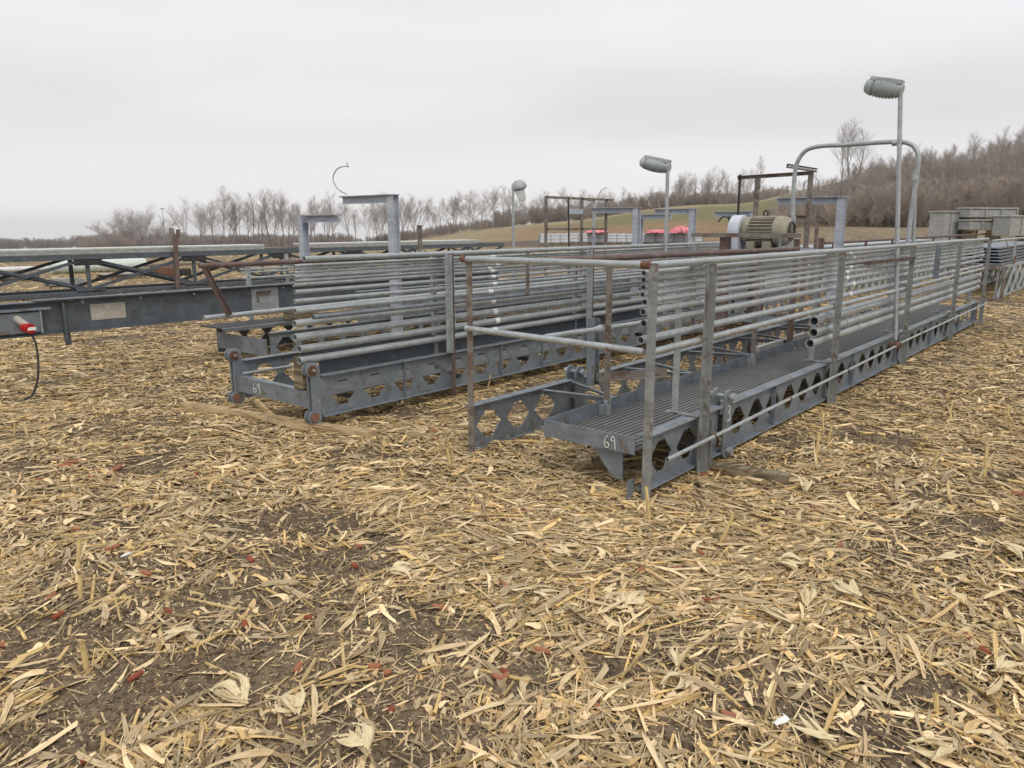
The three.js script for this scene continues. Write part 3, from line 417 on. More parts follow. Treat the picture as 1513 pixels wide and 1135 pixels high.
{ const t = thing('lamp_post', 'short pole with a capped clear glass lamp hanging askew', 'lamp post', V(11.14, 0.4, -9.3));
  const top = gz(758, 280, -9.3); part(t, 'pole', rod(V(top.x + 0.02, 0.44, top.z), top, 0.024, 10), M.lampGrey);
  const c = gz(767, 277, -9.3), ax = V(0.28, -0.96, 0.1).normalize(), fm = frameOf(c, c.clone().add(ax));
  part(t, 'cap', new THREE.LatheGeometry([[0.001, -0.13], [0.06, -0.13], [0.12, -0.09], [0.145, -0.02], [0.145, 0.02], [0.10, 0.05], [0.001, 0.055]].map(p => new THREE.Vector2(...p)), 20).applyMatrix4(fm), M.lampGrey);
  part(t, 'glass', new THREE.LatheGeometry([[0.09, 0.05], [0.085, 0.14], [0.075, 0.22], [0.05, 0.26], [0.001, 0.27]].map(p => new THREE.Vector2(...p)), 16).applyMatrix4(fm), M.lens); }
// ---------------------------------------------------------------- motor on its stand
{ const t = thing('motor_stand', 'brown steel stand carrying the olive electric motor above the catwalk', 'motor stand', V(9.5, 0.3, -3.7));
  for (const [x, z, w, y] of [[9.02, -4.13, 0.13, 0.0], [9.95, -4.13, 0.13, 0.0], [9.1, -3.28, 0.06, 0.315], [9.95, -3.28, 0.06, 0.315]]) part(t, 'leg', channel(V(x, y, z), V(x, w > 0.1 ? 1.62 : 1.6, z), w, 0.05, ZZ), M.primer);
  part(t, 'guard_bar', angle(V(8.97, 1.665, -4.56), V(8.97, 1.665, -3.18), 0.05, V(0, -1, 0)), M.rustPost);
  part(t, 'platform', rbox(9.04, 9.98, 1.445, 1.465, -4.3, -3.24), M.slate); part(t, 'tie_bar', angle(V(9.06, 0.6, -4.05), V(9.06, 0.6, -3.3), 0.08, UP), M.slate); part(t, 'tie_bar', angle(V(9.1, 1.0, -4.05), V(9.9, 1.0, -4.05), 0.07, UP), M.primer);
  part(t, 'base_channel', box(8.4, 9.95, 0.318, 0.40, -3.42, -3.36), M.weathered); part(t, 'stay', rod(V(9.05, 1.46, -3.45), V(9.05, 1.66, -3.45), 0.014, 8), M.galv);
}
{ const X = 9.5, zl = gx(1104, 343, X).z, zr = gx(1170, 343, X).z, yc = 1.69, t = thing('electric_motor', 'large olive finned electric motor with a pale belt guard', 'motor', V(X, 1.466, (zl + zr) / 2)), r = 0.172;
  const len = zr - zl, fins = []; 
  part(t, 'housing', new THREE.CylinderGeometry(r * 0.86, r * 0.86, len * 0.62, 28).rotateX(Math.PI / 2).translate(X, yc, zl + len * 0.40), M.olive);
  for (let i = 0; i < 26; i++) { const a = i / 26 * Math.PI * 2 + 0.06; part(t, 'fin', new THREE.BoxGeometry(0.035, 0.011, len * 0.5).translate(r * 0.97, 0, 0).rotateZ(a).translate(X, yc, zl + len * 0.39), M.olive); }
  part(t, 'fan_cover', new THREE.LatheGeometry([[0.001, len * 0.32], [0.06, len * 0.32], [r * 0.72, len * 0.30], [r * 0.98, len * 0.23], [r * 1.06, len * 0.13], [r * 1.06, 0.0], [r * 0.9, 0.0]].map(p => new THREE.Vector2(...p)), 30).rotateX(Math.PI / 2).translate(X, yc, zl + len * 0.68), M.olive);
  part(t, 'fan_grille', [0.03, 0.06, 0.09, 0.115].map(q => new THREE.TorusGeometry(q, 0.006, 6, 24).translate(X, yc, zl + len * 1.0)), M.black);
  part(t, 'end_bell', new THREE.LatheGeometry([[r * 0.9, 0], [r * 1.0, 0.02], [r * 0.98, 0.06], [r * 0.6, 0.11], [0.03, 0.12]].map(p => new THREE.Vector2(...p)), 28).rotateX(-Math.PI / 2).translate(X, yc, zl + len * 0.10), M.olive);
  part(t, 'top_box', rbox(X - 0.1, X + 0.1, yc + r * 0.8, yc + r * 1.03, zl + len * 0.18, zl + len * 0.66, 0.02), M.olive); part(t, 'lifting_eye', new THREE.TorusGeometry(0.035, 0.009, 8, 18).rotateY(1.2).translate(X, yc + r * 1.03 + 0.035, zl + len * 0.4), M.black);
  for (const s of [-1, 1]) for (const q of [0.2, 0.56]) part(t, 'foot', rbox(X + s * 0.13 - 0.05, X + s * 0.13 + 0.05, 1.466, 1.56, zl + len * q - 0.05, zl + len * q + 0.05, 0.01), M.olive);
  const g = gx(1094, 340, X).z; part(t, 'shaft', rod(V(X, yc, g), V(X, yc, zl + 0.05), 0.03, 12), M.galv);
  const s = new THREE.Shape(); s.moveTo(X - 0.19, 0.9); s.lineTo(X - 0.19, yc); s.absarc(X, yc, 0.19, Math.PI, 0, true); s.lineTo(X + 0.19, 0.9); s.closePath(); part(t, 'belt_guard', new THREE.ExtrudeGeometry(s, { depth: 0.13, bevelEnabled: true, bevelSize: 0.006, bevelThickness: 0.006, bevelSegments: 1, curveSegments: 20 }).translate(0, 0, g - 0.085), M.guard);
  t.position.y -= 0; }
{ const X = 12, t = thing('upright_frame', 'dark rusty upright frame behind the motor, topped by a slotted strut', 'frame', V(X, 0, -4.7));
  const a = gx(1198, 253, X), b = gx(1119, 259, X), c = gx(1092, 258, X);
  part(t, 'post', channel(V(X, 0.0, a.z), V(X, a.y, a.z), 0.07, 0.04, ZZ), M.rustPost); part(t, 'post', channel(V(X, 0.0, b.z), V(X, b.y, b.z), 0.07, 0.04, ZZ), M.rustPost); part(t, 'rod', rod(V(X, 0.0, c.z + 0.02), V(X, c.y, c.z + 0.02), 0.02, 8), M.black);
  part(t, 'top_bar', angle(V(X, a.y, a.z + 0.05), V(X, b.y, c.z - 0.02), 0.055, V(0, -1, 0)), M.rustPost); part(t, 'mid_bar', angle(V(X, 1.905, a.z), V(X, 1.905, b.z), 0.05, V(0, -1, 0)), M.rustPost);
  const s0 = gx(1162, 245, X - 0.1), s1 = gx(1207, 252, X + 0.2); part(t, 'slotted_strut', channel(s0, s1, 0.06, 0.04, UP), M.rustPost); for (let i = 0; i < 10; i++) { const p = s0.clone().lerp(s1, 0.08 + i * 0.093); part(t, 'slot', box(p.x - 0.012, p.x + 0.016, p.y - 0.012, p.y + 0.012, p.z - 0.004, p.z + 0.034), M.whiteLabel); }
  part(t, 'clamp', [box(X - 0.05, X + 0.05, 1.82, 1.9, c.z - 0.12, c.z + 0.12)], M.black); part(t, 'hook', bent([V(X, 1.86, c.z - 0.1), V(X, 1.9, c.z - 0.22), V(X, 1.82, c.z - 0.32)], 0.012, 16, 6), M.black); }
{ const X = 11.2, t = thing('pipe_hoop', 'tall bent galvanized pipe hoop spanning the tread deck', 'pipe hoop', V(X, 0.39, -3.3)), r = 0.030;
  const p = (px, py) => gx(px, py, X); const zl = -4.08, zr = p(1339, 377).z;
  part(t, 'hoop', bent([V(X, 0.39, zl), V(X, 1.2, zl), p(1171, 345), p(1174, 262), p(1179, 238), p(1190, 223), p(1206, 217), p(1250, 214), p(1310, 210), p(1336, 210), p(1350, 216), p(1357, 230), p(1356, 252), p(1346, 320), V(X, 1.3, zr), V(X, 0.86, zr)], r, 120, 12), M.galv);
  for (const [a, b] of [[1353, 259], [1172, 326], [1326, 211]]) { const q = p(a, b); part(t, 'coupling', a === 1326 ? rod(q.clone().add(V(0, 0, -0.06)), q.clone().add(V(0, 0, 0.06)), r * 1.25, 12) : rod(q.clone().add(V(0, -0.06, 0)), q.clone().add(V(0, 0.06, 0)), r * 1.25, 12), M.galv); }
  part(t, 'side_leg', rod(p(1353, 268), V(X + 0.1, 1.02, p(1347, 400).z), 0.022, 10), M.galv); part(t, 'shoe', [box(X - 0.05, X + 0.05, 0.86, 1.1, zr - 0.04, zr + 0.04)], M.galv);
  part(t, 'clamp', [box(X - 0.03, X + 0.03, 0.96, 1.02, zr, ZR + 0.03)], M.galv); }
console.log('catwalk objects done');
// ---------------------------------------------------------------- trusses and stock in the yard
function truss(name, label, x0, x1, z0, z1, yb, yt, pitch, m, c = 0.08, group) {
  const t = thing(name, label, 'truss', V((x0 + x1) / 2, yb, (z0 + z1) / 2), group);
  for (const z of [z0, z1]) { part(t, 'top_chord', rbox(x0, x1, yt - c, yt, z - c / 2, z + c / 2), m); part(t, 'bottom_chord', rbox(x0, x1, yb, yb + c * 0.8, z - c / 2, z + c / 2), m);
    for (let x = x0 + 0.05, k = 0; x < x1 - 0.1; x += pitch, k++) { const e = Math.min(x + pitch, x1 - 0.03); part(t, 'upright', rbox(x - c * 0.35, x + c * 0.35, yb + c * 0.8, yt - c, z - 0.02, z + 0.02), m); part(t, 'diagonal', angle(V(x, yb + c * 0.8, z + 0.022), V(e, yt - c, z + 0.022), Math.max(0.045, c * 0.5), V(0, 1, 0)), m); part(t, 'diagonal', angle(V(x, yt - c, z - 0.028), V(e, yb + c * 0.8, z - 0.028), Math.max(0.045, c * 0.5), V(0, 1, 0)), m); } }
  for (let x = x0 + 0.1; x < x1; x += pitch) part(t, 'cross_bar', rbox(x - 0.03, x + 0.03, yt - c * 0.9, yt - c * 0.3, Math.min(z0, z1) + c / 2, Math.max(z0, z1) - c / 2), m);
  return t;
}
{ const t = truss('conveyor_truss', 'long dark steel conveyor truss with crossed diagonals and pale sheets on top', 2.5, 25, -21.4, -22.5, 0.02, 1.09, 2.9, M.darkSlate, 0.15);
  for (const x of [8.35, 11.25, 14.15]) part(t, 'gusset', box(x - 0.35, x + 0.35, 0.11, 0.22, -21.335, -21.325), M.darkSlate);
  for (const x of [5.45, 8.35, 11.25, 14.15, 17.05]) part(t, 'gusset', box(x - 0.35, x + 0.35, 0.8, 0.96, -21.335, -21.325), M.black); }
{ const z = -21.8; const s = (x0, x1, y, l) => { const t = thing('metal_sheet', l, 'sheet', V(x0, 1.08, z), 'pale sheets on the conveyor truss'); part(t, 'sheet', rbox(x0, x1, y, y + 0.05, z - 0.45, z + 0.4, 0.01), M.sheet); part(t, 'lip', box(x0, x1, y - 0.10, y, z + 0.39, z + 0.4), M.weathered); };
  s(2.6, 13.6, 1.185, 'long pale metal sheet on the end of the conveyor truss beside the forked post'); s(15.2, 23.5, 1.185, 'pale metal sheet on the conveyor truss beyond the pipe supports'); }
{ const p = gz(263, 424, -21.2), t = thing('forked_post', 'brown rusty upright post with a forked top beside the conveyor truss', 'post', V(p.x, 0, -21.2)); const top = gz(259, 346, -21.2);
  part(t, 'shaft', channel(V(p.x, 0, p.z), top, 0.12, 0.06, XX), M.primer); part(t, 'fork', box(top.x - 0.16, top.x - 0.03, top.y - 0.06, top.y + 0.16, top.z - 0.02, top.z + 0.01).rotateZ(0), M.rustPost); part(t, 'fork', box(top.x + 0.03, top.x + 0.13, top.y - 0.1, top.y + 0.13, top.z - 0.02, top.z + 0.01), M.primer); }
{ const a = V(11.5, 0.27, -32.9), b = V(14.9, 0.27, -32.4), t = thing('corrugated_tube', 'pale green corrugated tube lying beyond the conveyor truss', 'tube', V(13.2, 0, -32.6)); const N = 44, P = []; const L = a.distanceTo(b); for (let i = 0; i <= N; i++) P.push(new THREE.Vector2(0.26 * (i % 2 ? 1 : 0.95), i / N * L)); part(t, 'tube', new THREE.LatheGeometry(P, 20).applyMatrix4(frameOf(a, b)), M.palegreen); part(t, 'end_cap', rod(a.clone(), a.clone().add(V(0.02, 0, 0)), 0.24, 18), M.palegreen); part(t, 'end_cap', rod(b.clone().add(V(-0.02, 0, 0)), b.clone(), 0.24, 18), M.palegreen); }
{ const a = V(7.3, 0.16, -29.5), b = V(9.9, 0.16, -29.6), t = thing('steel_pipe', 'short rusty brown steel pipe lying on the field beyond the conveyor truss', 'pipe', V(8, 0, -29.5)); part(t, 'tube', hollow(a, b, 0.16), M.rustPost);
  const t2 = thing('steel_pole', 'long white pole lying on stubble beyond the rusty pipe', 'pole', V(9, 0, -34)); part(t2, 'shaft', rod(V(7, 0.12, -36), V(12.8, 0.12, -35.6), 0.1, 10), M.whitePlastic); part(t2, 'flange', rod(V(12.8, 0.12, -35.6), V(12.86, 0.12, -35.6), 0.12, 10), M.whitePlastic);
  const p = gy(95, 422), t3 = thing('metal_tray', 'small grey framed tray lying on the field behind the truss diagonals', 'tray', p); part(t3, 'pan', box(p.x - 0.45, p.x + 0.45, 0.02, 0.09, p.z - 0.25, p.z + 0.25), M.darkSlate); for (const s of [-1, 1]) part(t3, 'rim', rbox(p.x - 0.5, p.x + 0.5, 0.02, 0.2, p.z + s * 0.27 - 0.02, p.z + s * 0.27 + 0.02), M.galv);
  const q = gy(248, 408), t4 = thing('scrap_frame', 'dark rusty scrap frame with beams piled behind the forked post', 'scrap', q); part(t4, 'block', rbox(q.x - 0.5, q.x + 0.3, 0.0, 0.34, q.z - 0.4, q.z + 0.3, 0.03), M.rust); part(t4, 'beam', rbox(q.x - 0.8, q.x + 1.9, 0.36, 0.46, q.z - 0.1, q.z + 0.05, 0.02), M.rustPost); part(t4, 'block', rbox(q.x + 0.35, q.x + 0.8, 0.0, 0.25, q.z - 0.3, q.z + 0.25, 0.03), M.black);
  const u = gy(180, 412), t5 = thing('steel_plate', 'pale steel plate on skids lying behind the conveyor truss', 'plate', u); part(t5, 'sheet', rbox(u.x - 0.7, u.x + 0.7, 0.16, 0.2, u.z - 0.4, u.z + 0.4, 0.008), M.weathered); for (const s of [-1, 1]) part(t5, 'skid', rbox(u.x - 0.7, u.x + 0.7, 0.0, 0.155, u.z + s * 0.3 - 0.05, u.z + s * 0.3 + 0.05), M.oldwood); }
{ // thin pipes lying on trestles behind
  const z = -14.2; [[352, 393.5, 0.045], [354, 398.5, 0.045], [355, 403, 0.04], [357, 411.5, 0.045]].forEach(([px, py, d], i) => { const a = gz(px, py, z); storedPipe(a, V(a.x + 9, a.y + 0.02, z - 0.02), d / 2, M.galv, `thin pipe on the trestle rack behind the brown rail, ${['topmost', 'second', 'third', 'lowest'][i]} of four`, 'pipes on the trestle rack', [0.3]); });
  const t = thing('pipe_trestle', 'galvanized trestle post holding four thin pipes behind the brown rail', 'trestle', V(9.5, 0, z - 0.1)); for (const x of [9.6, 13.6]) { part(t, 'post', channel(V(x, 0, z - 0.09), V(x, 1.2, z - 0.09), 0.07, 0.04, XX), M.galv); for (const [px, py] of [[352, 395], [354, 400], [355, 404.5], [357, 413]]) { const y = gz(px, py, z).y; part(t, 'peg', box(x - 0.02, x + 0.02, y - 0.03, y - 0.015, z - 0.06, z + 0.03), M.galv); } } }
{ const p = gz(621, 334, -15), t = thing('steel_post', 'short brown steel post standing beyond the pipe supports', 'post', V(p.x, 0, -15)); part(t, 'shaft', channel(V(p.x, 0, -15), V(p.x, p.y, -15), 0.11, 0.06, XX), M.rustPost); part(t, 'cap', rbox(p.x - 0.08, p.x + 0.08, p.y, p.y + 0.02, -15.06, -14.93), M.rustPost);
  const q = gz(1210, 326, -6.0), t2 = thing('steel_post', 'short brown steel post beyond the motor and its frame', 'post', V(q.x, 0, -6)); part(t2, 'shaft', channel(V(q.x, 0, -6), V(q.x, q.y, -6), 0.1, 0.06, XX), M.rustPost); part(t2, 'cap', rbox(q.x - 0.07, q.x + 0.07, q.y, q.y + 0.02, -6.05, -5.94), M.rustPost); }
{ const t = truss('conveyor_truss', 'galvanized conveyor truss beyond the end of the tread deck catwalk, with stacked sheets', 21.1, 33, -2.85, -3.9, 0.02, 0.78, 1.1, M.galv, 0.07);
  part(t, 'end_frame', [rbox(21.0, 21.1, 0.0, 0.07, -4.1, -2.65), rbox(21.0, 21.1, 0.74, 0.82, -4.1, -2.65), rbox(21.0, 21.08, 0.07, 0.74, -2.75, -2.68), rbox(21.0, 21.08, 0.07, 0.74, -4.05, -3.98)], M.rustPost);
  for (let i = 0; i < 6; i++) { const s = thing('metal_sheet', 'blue grey galvanized sheet in the stack on the galvanized truss', 'sheet', V(22, 0.8, -3.4), 'sheets stacked on the galvanized truss'); part(s, 'sheet', rbox(22 + i * 0.12, 31 + i * 0.1, 0.80 + i * 0.075, 0.83 + i * 0.075, -4.0 - 0.04 * i, -2.9 - 0.04 * i, 0.008), M.slate); part(s, 'edge', box(22 + i * 0.12, 31, 0.785 + i * 0.075, 0.80 + i * 0.075, -2.93 - 0.04 * i, -2.91 - 0.04 * i), M.galv); }
  const u = thing('rail_frame', 'galvanized hand rail frame with rusty brackets on the galvanized truss', 'railing', V(22, 0.8, -2.8)); part(u, 'top_rail', rod(V(19.5, 1.42, -2.8), V(33, 1.42, -2.8), 0.025, 8), M.galv); for (const x of [23, 26, 29]) { part(u, 'post', rbox(x - 0.03, x + 0.03, 0.79, 1.42, -2.83, -2.78), M.galv); part(u, 'bracket', rbox(x - 0.09, x + 0.09, 0.8, 1.0, -2.775, -2.765), M.rust); part(u, 'brace', rod(V(x, 0.85, -2.81), V(x - 1.6, 1.4, -2.81), 0.012, 6), M.galv); } }
{ const t = truss('conveyor_truss', 'long galvanized truss with a brown top rail, in line with the catwalk on the timber', 18.2, 42, -6.0, -7.0, 0.02, 1.2, 0.62, M.galv, 0.07);
  part(t, 'brown_rail', rod(V(18.2, 1.36, -5.9), V(42, 1.38, -5.9), 0.035, 10), M.primer); for (let x = 19; x < 42; x += 2.6) part(t, 'rail_bracket', rbox(x - 0.04, x + 0.04, 1.2, 1.34, -5.98, -5.93), M.primer);
  for (let i = 0; i < 5; i++) { const s = thing('conduit_pipe', 'galvanized pipe lying on top of the truss with the brown top rail', 'pipe', V(25, 1.2, -6.5), 'pipes on the brown railed truss'); part(s, 'tube', hollow(V(18 + 0.2 * i, 1.24, -6.2 - i * 0.17), V(30 + i * 0.3, 1.24, -6.2 - i * 0.17), 0.035, 10), M.galv); } }
{ // weathered grey bins and boxes at the edge of the wood
  const at = (px, d) => depthAt(px, d); const mk = (name, label, px0, px1, d, y0, y1, m, dep) => { const a = at(px0, d), b = at(px1, d + 1), c = a.clone().lerp(b, 0.5), L = a.distanceTo(b), t = thing(name, label, 'bin', V(c.x, y0, c.z), 'grey bins and boxes at the edge of the wood'); const th = -Math.atan2(b.z - a.z, b.x - a.x); const put = (n, g, mm) => part(t, n, g.rotateY(th).translate(c.x, 0, c.z), mm);
    put('shell', new RoundedBoxGeometry(L, y1 - y0, dep, 1, 0.03).translate(0, (y0 + y1) / 2, -dep / 2), m); put('lid', new RoundedBoxGeometry(L + 0.1, 0.07, dep + 0.1, 1, 0.02).translate(0, y1 + 0.036, -dep / 2), M.weathered); for (let i = 0; i <= 3; i++) put('rib', new THREE.BoxGeometry(0.08, (y1 - y0) * 0.96, 0.05).translate((i / 3 - 0.5) * L * 0.96, (y0 + y1) / 2, 0.028), m); };
  mk('storage_bin', 'rust streaked pale bin at the end of the grey boxes', 1394, 1424, 33, 0, 2.28, M.weathered, 0.6);
  mk('storage_bin', 'long grey box lying lowest in the stack beside the rust streaked bin', 1432, 1488, 33, 1.56, 1.92, M.weathered, 0.5);
  mk('storage_bin', 'long grey box topmost in the stack beside the rust streaked bin', 1430, 1502, 33.2, 2.08, 2.42, M.weathered, 0.5);
  mk('storage_bin', 'pale box standing against the stacked long grey boxes', 1492, 1545, 32, 1.3, 2.08, M.weathered, 0.7);
  const p = at(1470, 33.6), t = thing('cribbing', 'dark timber cribbing under the stacked long grey boxes', 'timber', V(p.x, 0, p.z)); const q = at(1435, 33.6), r = at(1515, 33.6); for (const c of [q, p, r]) part(t, 'block', box(c.x - 0.3, c.x + 0.3, 0, 1.54, c.z - 0.25, c.z + 0.25), M.oldwood); for (const c of [q, p, r]) part(t, 'block', box(c.x - 0.22, c.x + 0.22, 2.0, 2.07, c.z - 0.22, c.z + 0.22), M.oldwood); }
{ // caged white tanks in a row, a red heap over some of them
  const R = rng(88), bars = []; for (let i = 0; i <= 8; i++) { const u = -0.6 + i * 0.15; bars.push(rbox(u - 0.014, u + 0.014, 0.15, 1.1, 0.502, 0.53), rbox(u - 0.014, u + 0.014, 0.15, 1.1, -0.53, -0.502)); } for (const y of [0.3, 0.6, 0.9, 1.1]) bars.push(box(-0.62, 0.62, y - 0.015, y + 0.015, 0.53, 0.55), box(-0.62, 0.62, y - 0.015, y + 0.015, -0.55, -0.53), box(0.602, 0.62, y - 0.015, y + 0.015, -0.53, 0.53), box(-0.62, -0.602, y - 0.015, y + 0.015, -0.53, 0.53));
  const proto = new THREE.Group(); baseOf.set(proto, V(0, 0, 0)); part(proto, 'tank', new RoundedBoxGeometry(1.16, 0.95, 0.96, 3, 0.09).translate(0, 0.64, 0), M.whitePlastic); const cg = part(proto, 'cage', bars, M.galv); cg.userData.kind = 'stuff'; part(proto, 'pallet', rbox(-0.6, 0.6, 0.0, 0.14, -0.5, 0.5), M.oldwood); part(proto, 'lid', new THREE.CylinderGeometry(0.1, 0.1, 0.06, 14).translate(0, 1.14, 0), M.black);
  const N = 17; for (let i = 0; i < N; i++) { const px = 806 + i * (1030 - 806) / (N - 1), d = 76 + 5 * (i / N) + (i < 3 ? -2 : 0), p = depthAt(px, d), o = proto.clone(); o.name = numbered('caged_tank'); o.position.set(p.x, farHeight(p.x, p.z) - 0.02, p.z); o.rotation.y = -yaw * 0 + 0.72 + (R() - 0.5) * 0.1; scene.add(o); tag(o, 'white plastic tank in a wire cage in the far row by the ploughed strip', 'tank', 'caged white tanks in a row'); }
  const heap = (px0, px1, d, h, label, sd) => { const a = depthAt(px0, d), b = depthAt(px1, d), c = a.clone().lerp(b, 0.5), L = a.distanceTo(b), gy0 = farHeight(c.x, c.z), g = new THREE.SphereGeometry(1, 40, 20); const p = g.attributes.position; for (let i = 0; i < p.count; i++) { const x = p.getX(i), y = p.getY(i), z = p.getZ(i), n = 0.55 + 0.75 * fbm(x * 4 + 9, z * 4 + y * 3 + 9, sd, 4); p.setXYZ(i, x * L / 2 * n, Math.max(0, y) * h * n * 1.2, z * 1.4 * n); } g.computeVertexNormals(); const t = thing('red_heap', label, 'heap', V(c.x, gy0 + 1.12, c.z)); part(t, 'sheeting', g.rotateY(-Math.atan2(b.z - a.z, b.x - a.x)).translate(c.x, gy0 + 1.1, c.z), M.redTarp); };
  heap(992, 1030, 78.6, 0.55, 'large pink and red sheeting heap on the caged tanks', 61); heap(955, 990, 78, 0.3, 'low red sheeting heap on the caged tanks', 62); heap(866, 900, 77, 0.3, 'small red sheeting strip on the caged tanks', 63); }
{ const p = depthAt(1007, 230), y = farHeight(p.x, p.z), t = thing('house', 'small pale gabled house on the hill behind the red heap', 'house', V(p.x, y - 0.5, p.z)), w = 2.6; const top = 1.75 + (335 - 303) * 230 / F * 1.0;
  part(t, 'wall', box(p.x - w, p.x + w, y - 0.5, top - 1.0, p.z - w, p.z + w), M.whitePlastic); const s = new THREE.Shape([[-w - 0.3, 0], [w + 0.3, 0], [0, 1.1]].map(q => new THREE.Vector2(...q))); part(t, 'roof', new THREE.ExtrudeGeometry(s, { depth: 2 * w + 0.6, bevelEnabled: false }).translate(0, 0, -w - 0.3).rotateY(0.87).translate(p.x, top - 1.0, p.z), M.sheet); part(t, 'window', box(p.x - 0.5, p.x + 0.5, top - 2.3, top - 1.4, p.z + w, p.z + w + 0.03), M.black);
  const q = depthAt(243, 240), yq = farHeight(q.x, q.z), u = thing('light_mast', 'thin far light mast beside the round bare tree', 'mast', V(q.x, yq, q.z)); part(u, 'pole', rod(V(q.x, yq, q.z), V(q.x, yq + 12, q.z), 0.13, 6, 0.08), M.lampGrey); part(u, 'lamp_bar', rbox(q.x - 0.5, q.x + 0.5, yq + 11.8, yq + 12.1, q.z - 0.5, q.z + 0.5), M.lampGrey); }
console.log('yard done');
//@@VEG@@
// ---------------------------------------------------------------- bare trees
function segGeo(segs) {                                    // tapered three-sided twigs, no caps
  const n = segs.length, P = new Float32Array(n * 54), N = new Float32Array(n * 54); let k = 0; const x = V(), z = V(), y = V();
  for (const [a, b, r0, r1] of segs) {
    y.copy(b).sub(a).normalize(); x.set(1, 0, 0); if (Math.abs(y.x) > 0.8) x.set(0, 0, 1); z.crossVectors(x, y).normalize(); x.crossVectors(y, z);
    const ring = (c, r) => [0, 1, 2].map(i => { const t = i * 2.0944, nx = x.x * Math.cos(t) + z.x * Math.sin(t), ny = x.y * Math.cos(t) + z.y * Math.sin(t), nz = x.z * Math.cos(t) + z.z * Math.sin(t); return [c.x + nx * r, c.y + ny * r, c.z + nz * r, nx, ny, nz]; });
    const A = ring(a, r0), B = ring(b, r1);
    for (let i = 0; i < 3; i++) { const j = (i + 1) % 3; for (const q of [A[i], B[i], A[j], A[j], B[i], B[j]]) { P[k] = q[0]; P[k + 1] = q[1]; P[k + 2] = q[2]; N[k] = q[3]; N[k + 1] = q[4]; N[k + 2] = q[5]; k += 3; } }
  }
  const g = new THREE.BufferGeometry(); g.setAttribute('position', new THREE.BufferAttribute(P, 3)); g.setAttribute('normal', new THREE.BufferAttribute(N, 3)); return g;
}
const bark = new THREE.MeshStandardMaterial({ color: new THREE.Color().setRGB(0.25, 0.222, 0.205), roughness: 1 }), twig = new THREE.MeshStandardMaterial({ color: new THREE.Color().setRGB(0.39, 0.35, 0.325), roughness: 1 });
function growTree(seed, H, o) {
  const R = rng(seed), thick = [], fine = [], S = () => R() * 2 - 1;
  const go = (p, d, len, r, lv) => {
    const n = lv === 0 ? 7 : lv === 1 ? 4 : lv === 2 ? 3 : lv === 3 ? 2 : 1; let q = p.clone(), dir = d.clone();
    for (let i = 0; i < n; i++) {
      const f0 = i / n, f1 = (i + 1) / n, e = q.clone().addScaledVector(dir, len / n);
      (lv < 2 ? thick : fine).push([q, e, r * (1 - f0 * 0.78), r * (1 - f1 * 0.78)]);
      if (lv < o.max) { const kids = lv === 0 ? (i < o.bare ? 0 : o.k[0]) : (i === 0 && lv < 2 ? 0 : o.k[lv]);
        for (let k = 0; k < kids; k++) { if (lv > 0 && R() < 0.22) continue; const az = R() * 6.283, spread = o.spread * (lv === 0 ? 1 - 0.3 * f1 : 0.95) * (0.75 + R() * 0.5), side = V(Math.cos(az), 0, Math.sin(az)), nd = dir.clone().multiplyScalar(Math.cos(spread)).addScaledVector(side, Math.sin(spread)).add(V(0, o.lift, 0)).normalize(); go(e.clone().lerp(q, R() * 0.8), nd, len * (lv === 0 ? o.ratio * (1.1 - 0.6 * f1) : 0.52 + R() * 0.2) , Math.max(o.minr, r * (1 - f1 * 0.7) * 0.5), lv + 1); } }
      q = e; dir.add(V(S() * o.wig, S() * o.wig * 0.5 + o.lift * 0.25, S() * o.wig)).normalize();
    }
  };
  for (let s = 0; s < o.stems; s++) { const a = R() * 6.283, t = o.stems > 1 ? 0.12 + R() * o.fan : 0.03; go(V(Math.cos(a) * 0.15 * (o.stems - 1), 0, Math.sin(a) * 0.15 * (o.stems - 1)), V(Math.cos(a) * t, 1, Math.sin(a) * t).normalize(), H * (s ? 0.75 + R() * 0.25 : 0.95), H * o.girth * (s ? 0.8 : 1), 0); }
  return { thick: segGeo(thick), fine: segGeo(fine), H };
}
const tall = { stems: 1, max: 4, bare: 2, k: [3, 2, 2, 1], spread: 0.62, lift: 0.13, wig: 0.1, ratio: 0.36, girth: 0.014, minr: 0.013, fan: 0 };
const P = {
  tall: [1, 2, 3].map(s => growTree(100 + s, 12, tall)),
  vase: [1, 2].map(s => growTree(200 + s, 12, { ...tall, stems: 3, k: [2, 2, 2, 1], fan: 0.42, girth: 0.011, spread: 0.6, ratio: 0.36, lift: 0.12 })),
  round: [1, 2].map(s => growTree(300 + s, 10, { ...tall, stems: 3, bare: 1, k: [2, 2, 2, 2], fan: 0.75, stems: 5, spread: 0.7, ratio: 0.42, girth: 0.013, lift: 0.05, minr: 0.011 })),
  scrub: [1, 2, 3].map(s => growTree(400 + s, 4, { ...tall, stems: 7, max: 3, bare: 0, k: [2, 2, 2], fan: 0.5, spread: 0.6, ratio: 0.4, girth: 0.008, minr: 0.012, lift: 0.12 })),
};
const TR = rng(777);
function plant(kind, px, d, h, label, group, name = 'bare_tree') {
  const list = P[kind], pr = list[Math.floor(TR() * list.length)], p = depthAt(px, d), o = new THREE.Group(), s = h / pr.H;
  o.name = numbered(name); o.position.set(p.x, farHeight(p.x, p.z) - 0.1, p.z); o.rotation.y = TR() * 6.28; const wd = s * (0.8 + TR() * 0.5); o.scale.set(wd, s, wd * (0.9 + TR() * 0.2)); scene.add(o);
  const a = new THREE.Mesh(pr.thick, bark), b = new THREE.Mesh(pr.fine, twig); a.name = 'trunk'; b.name = 'crown'; a.castShadow = b.castShadow = true; o.add(a, b); tag(o, label, 'tree', group);
}
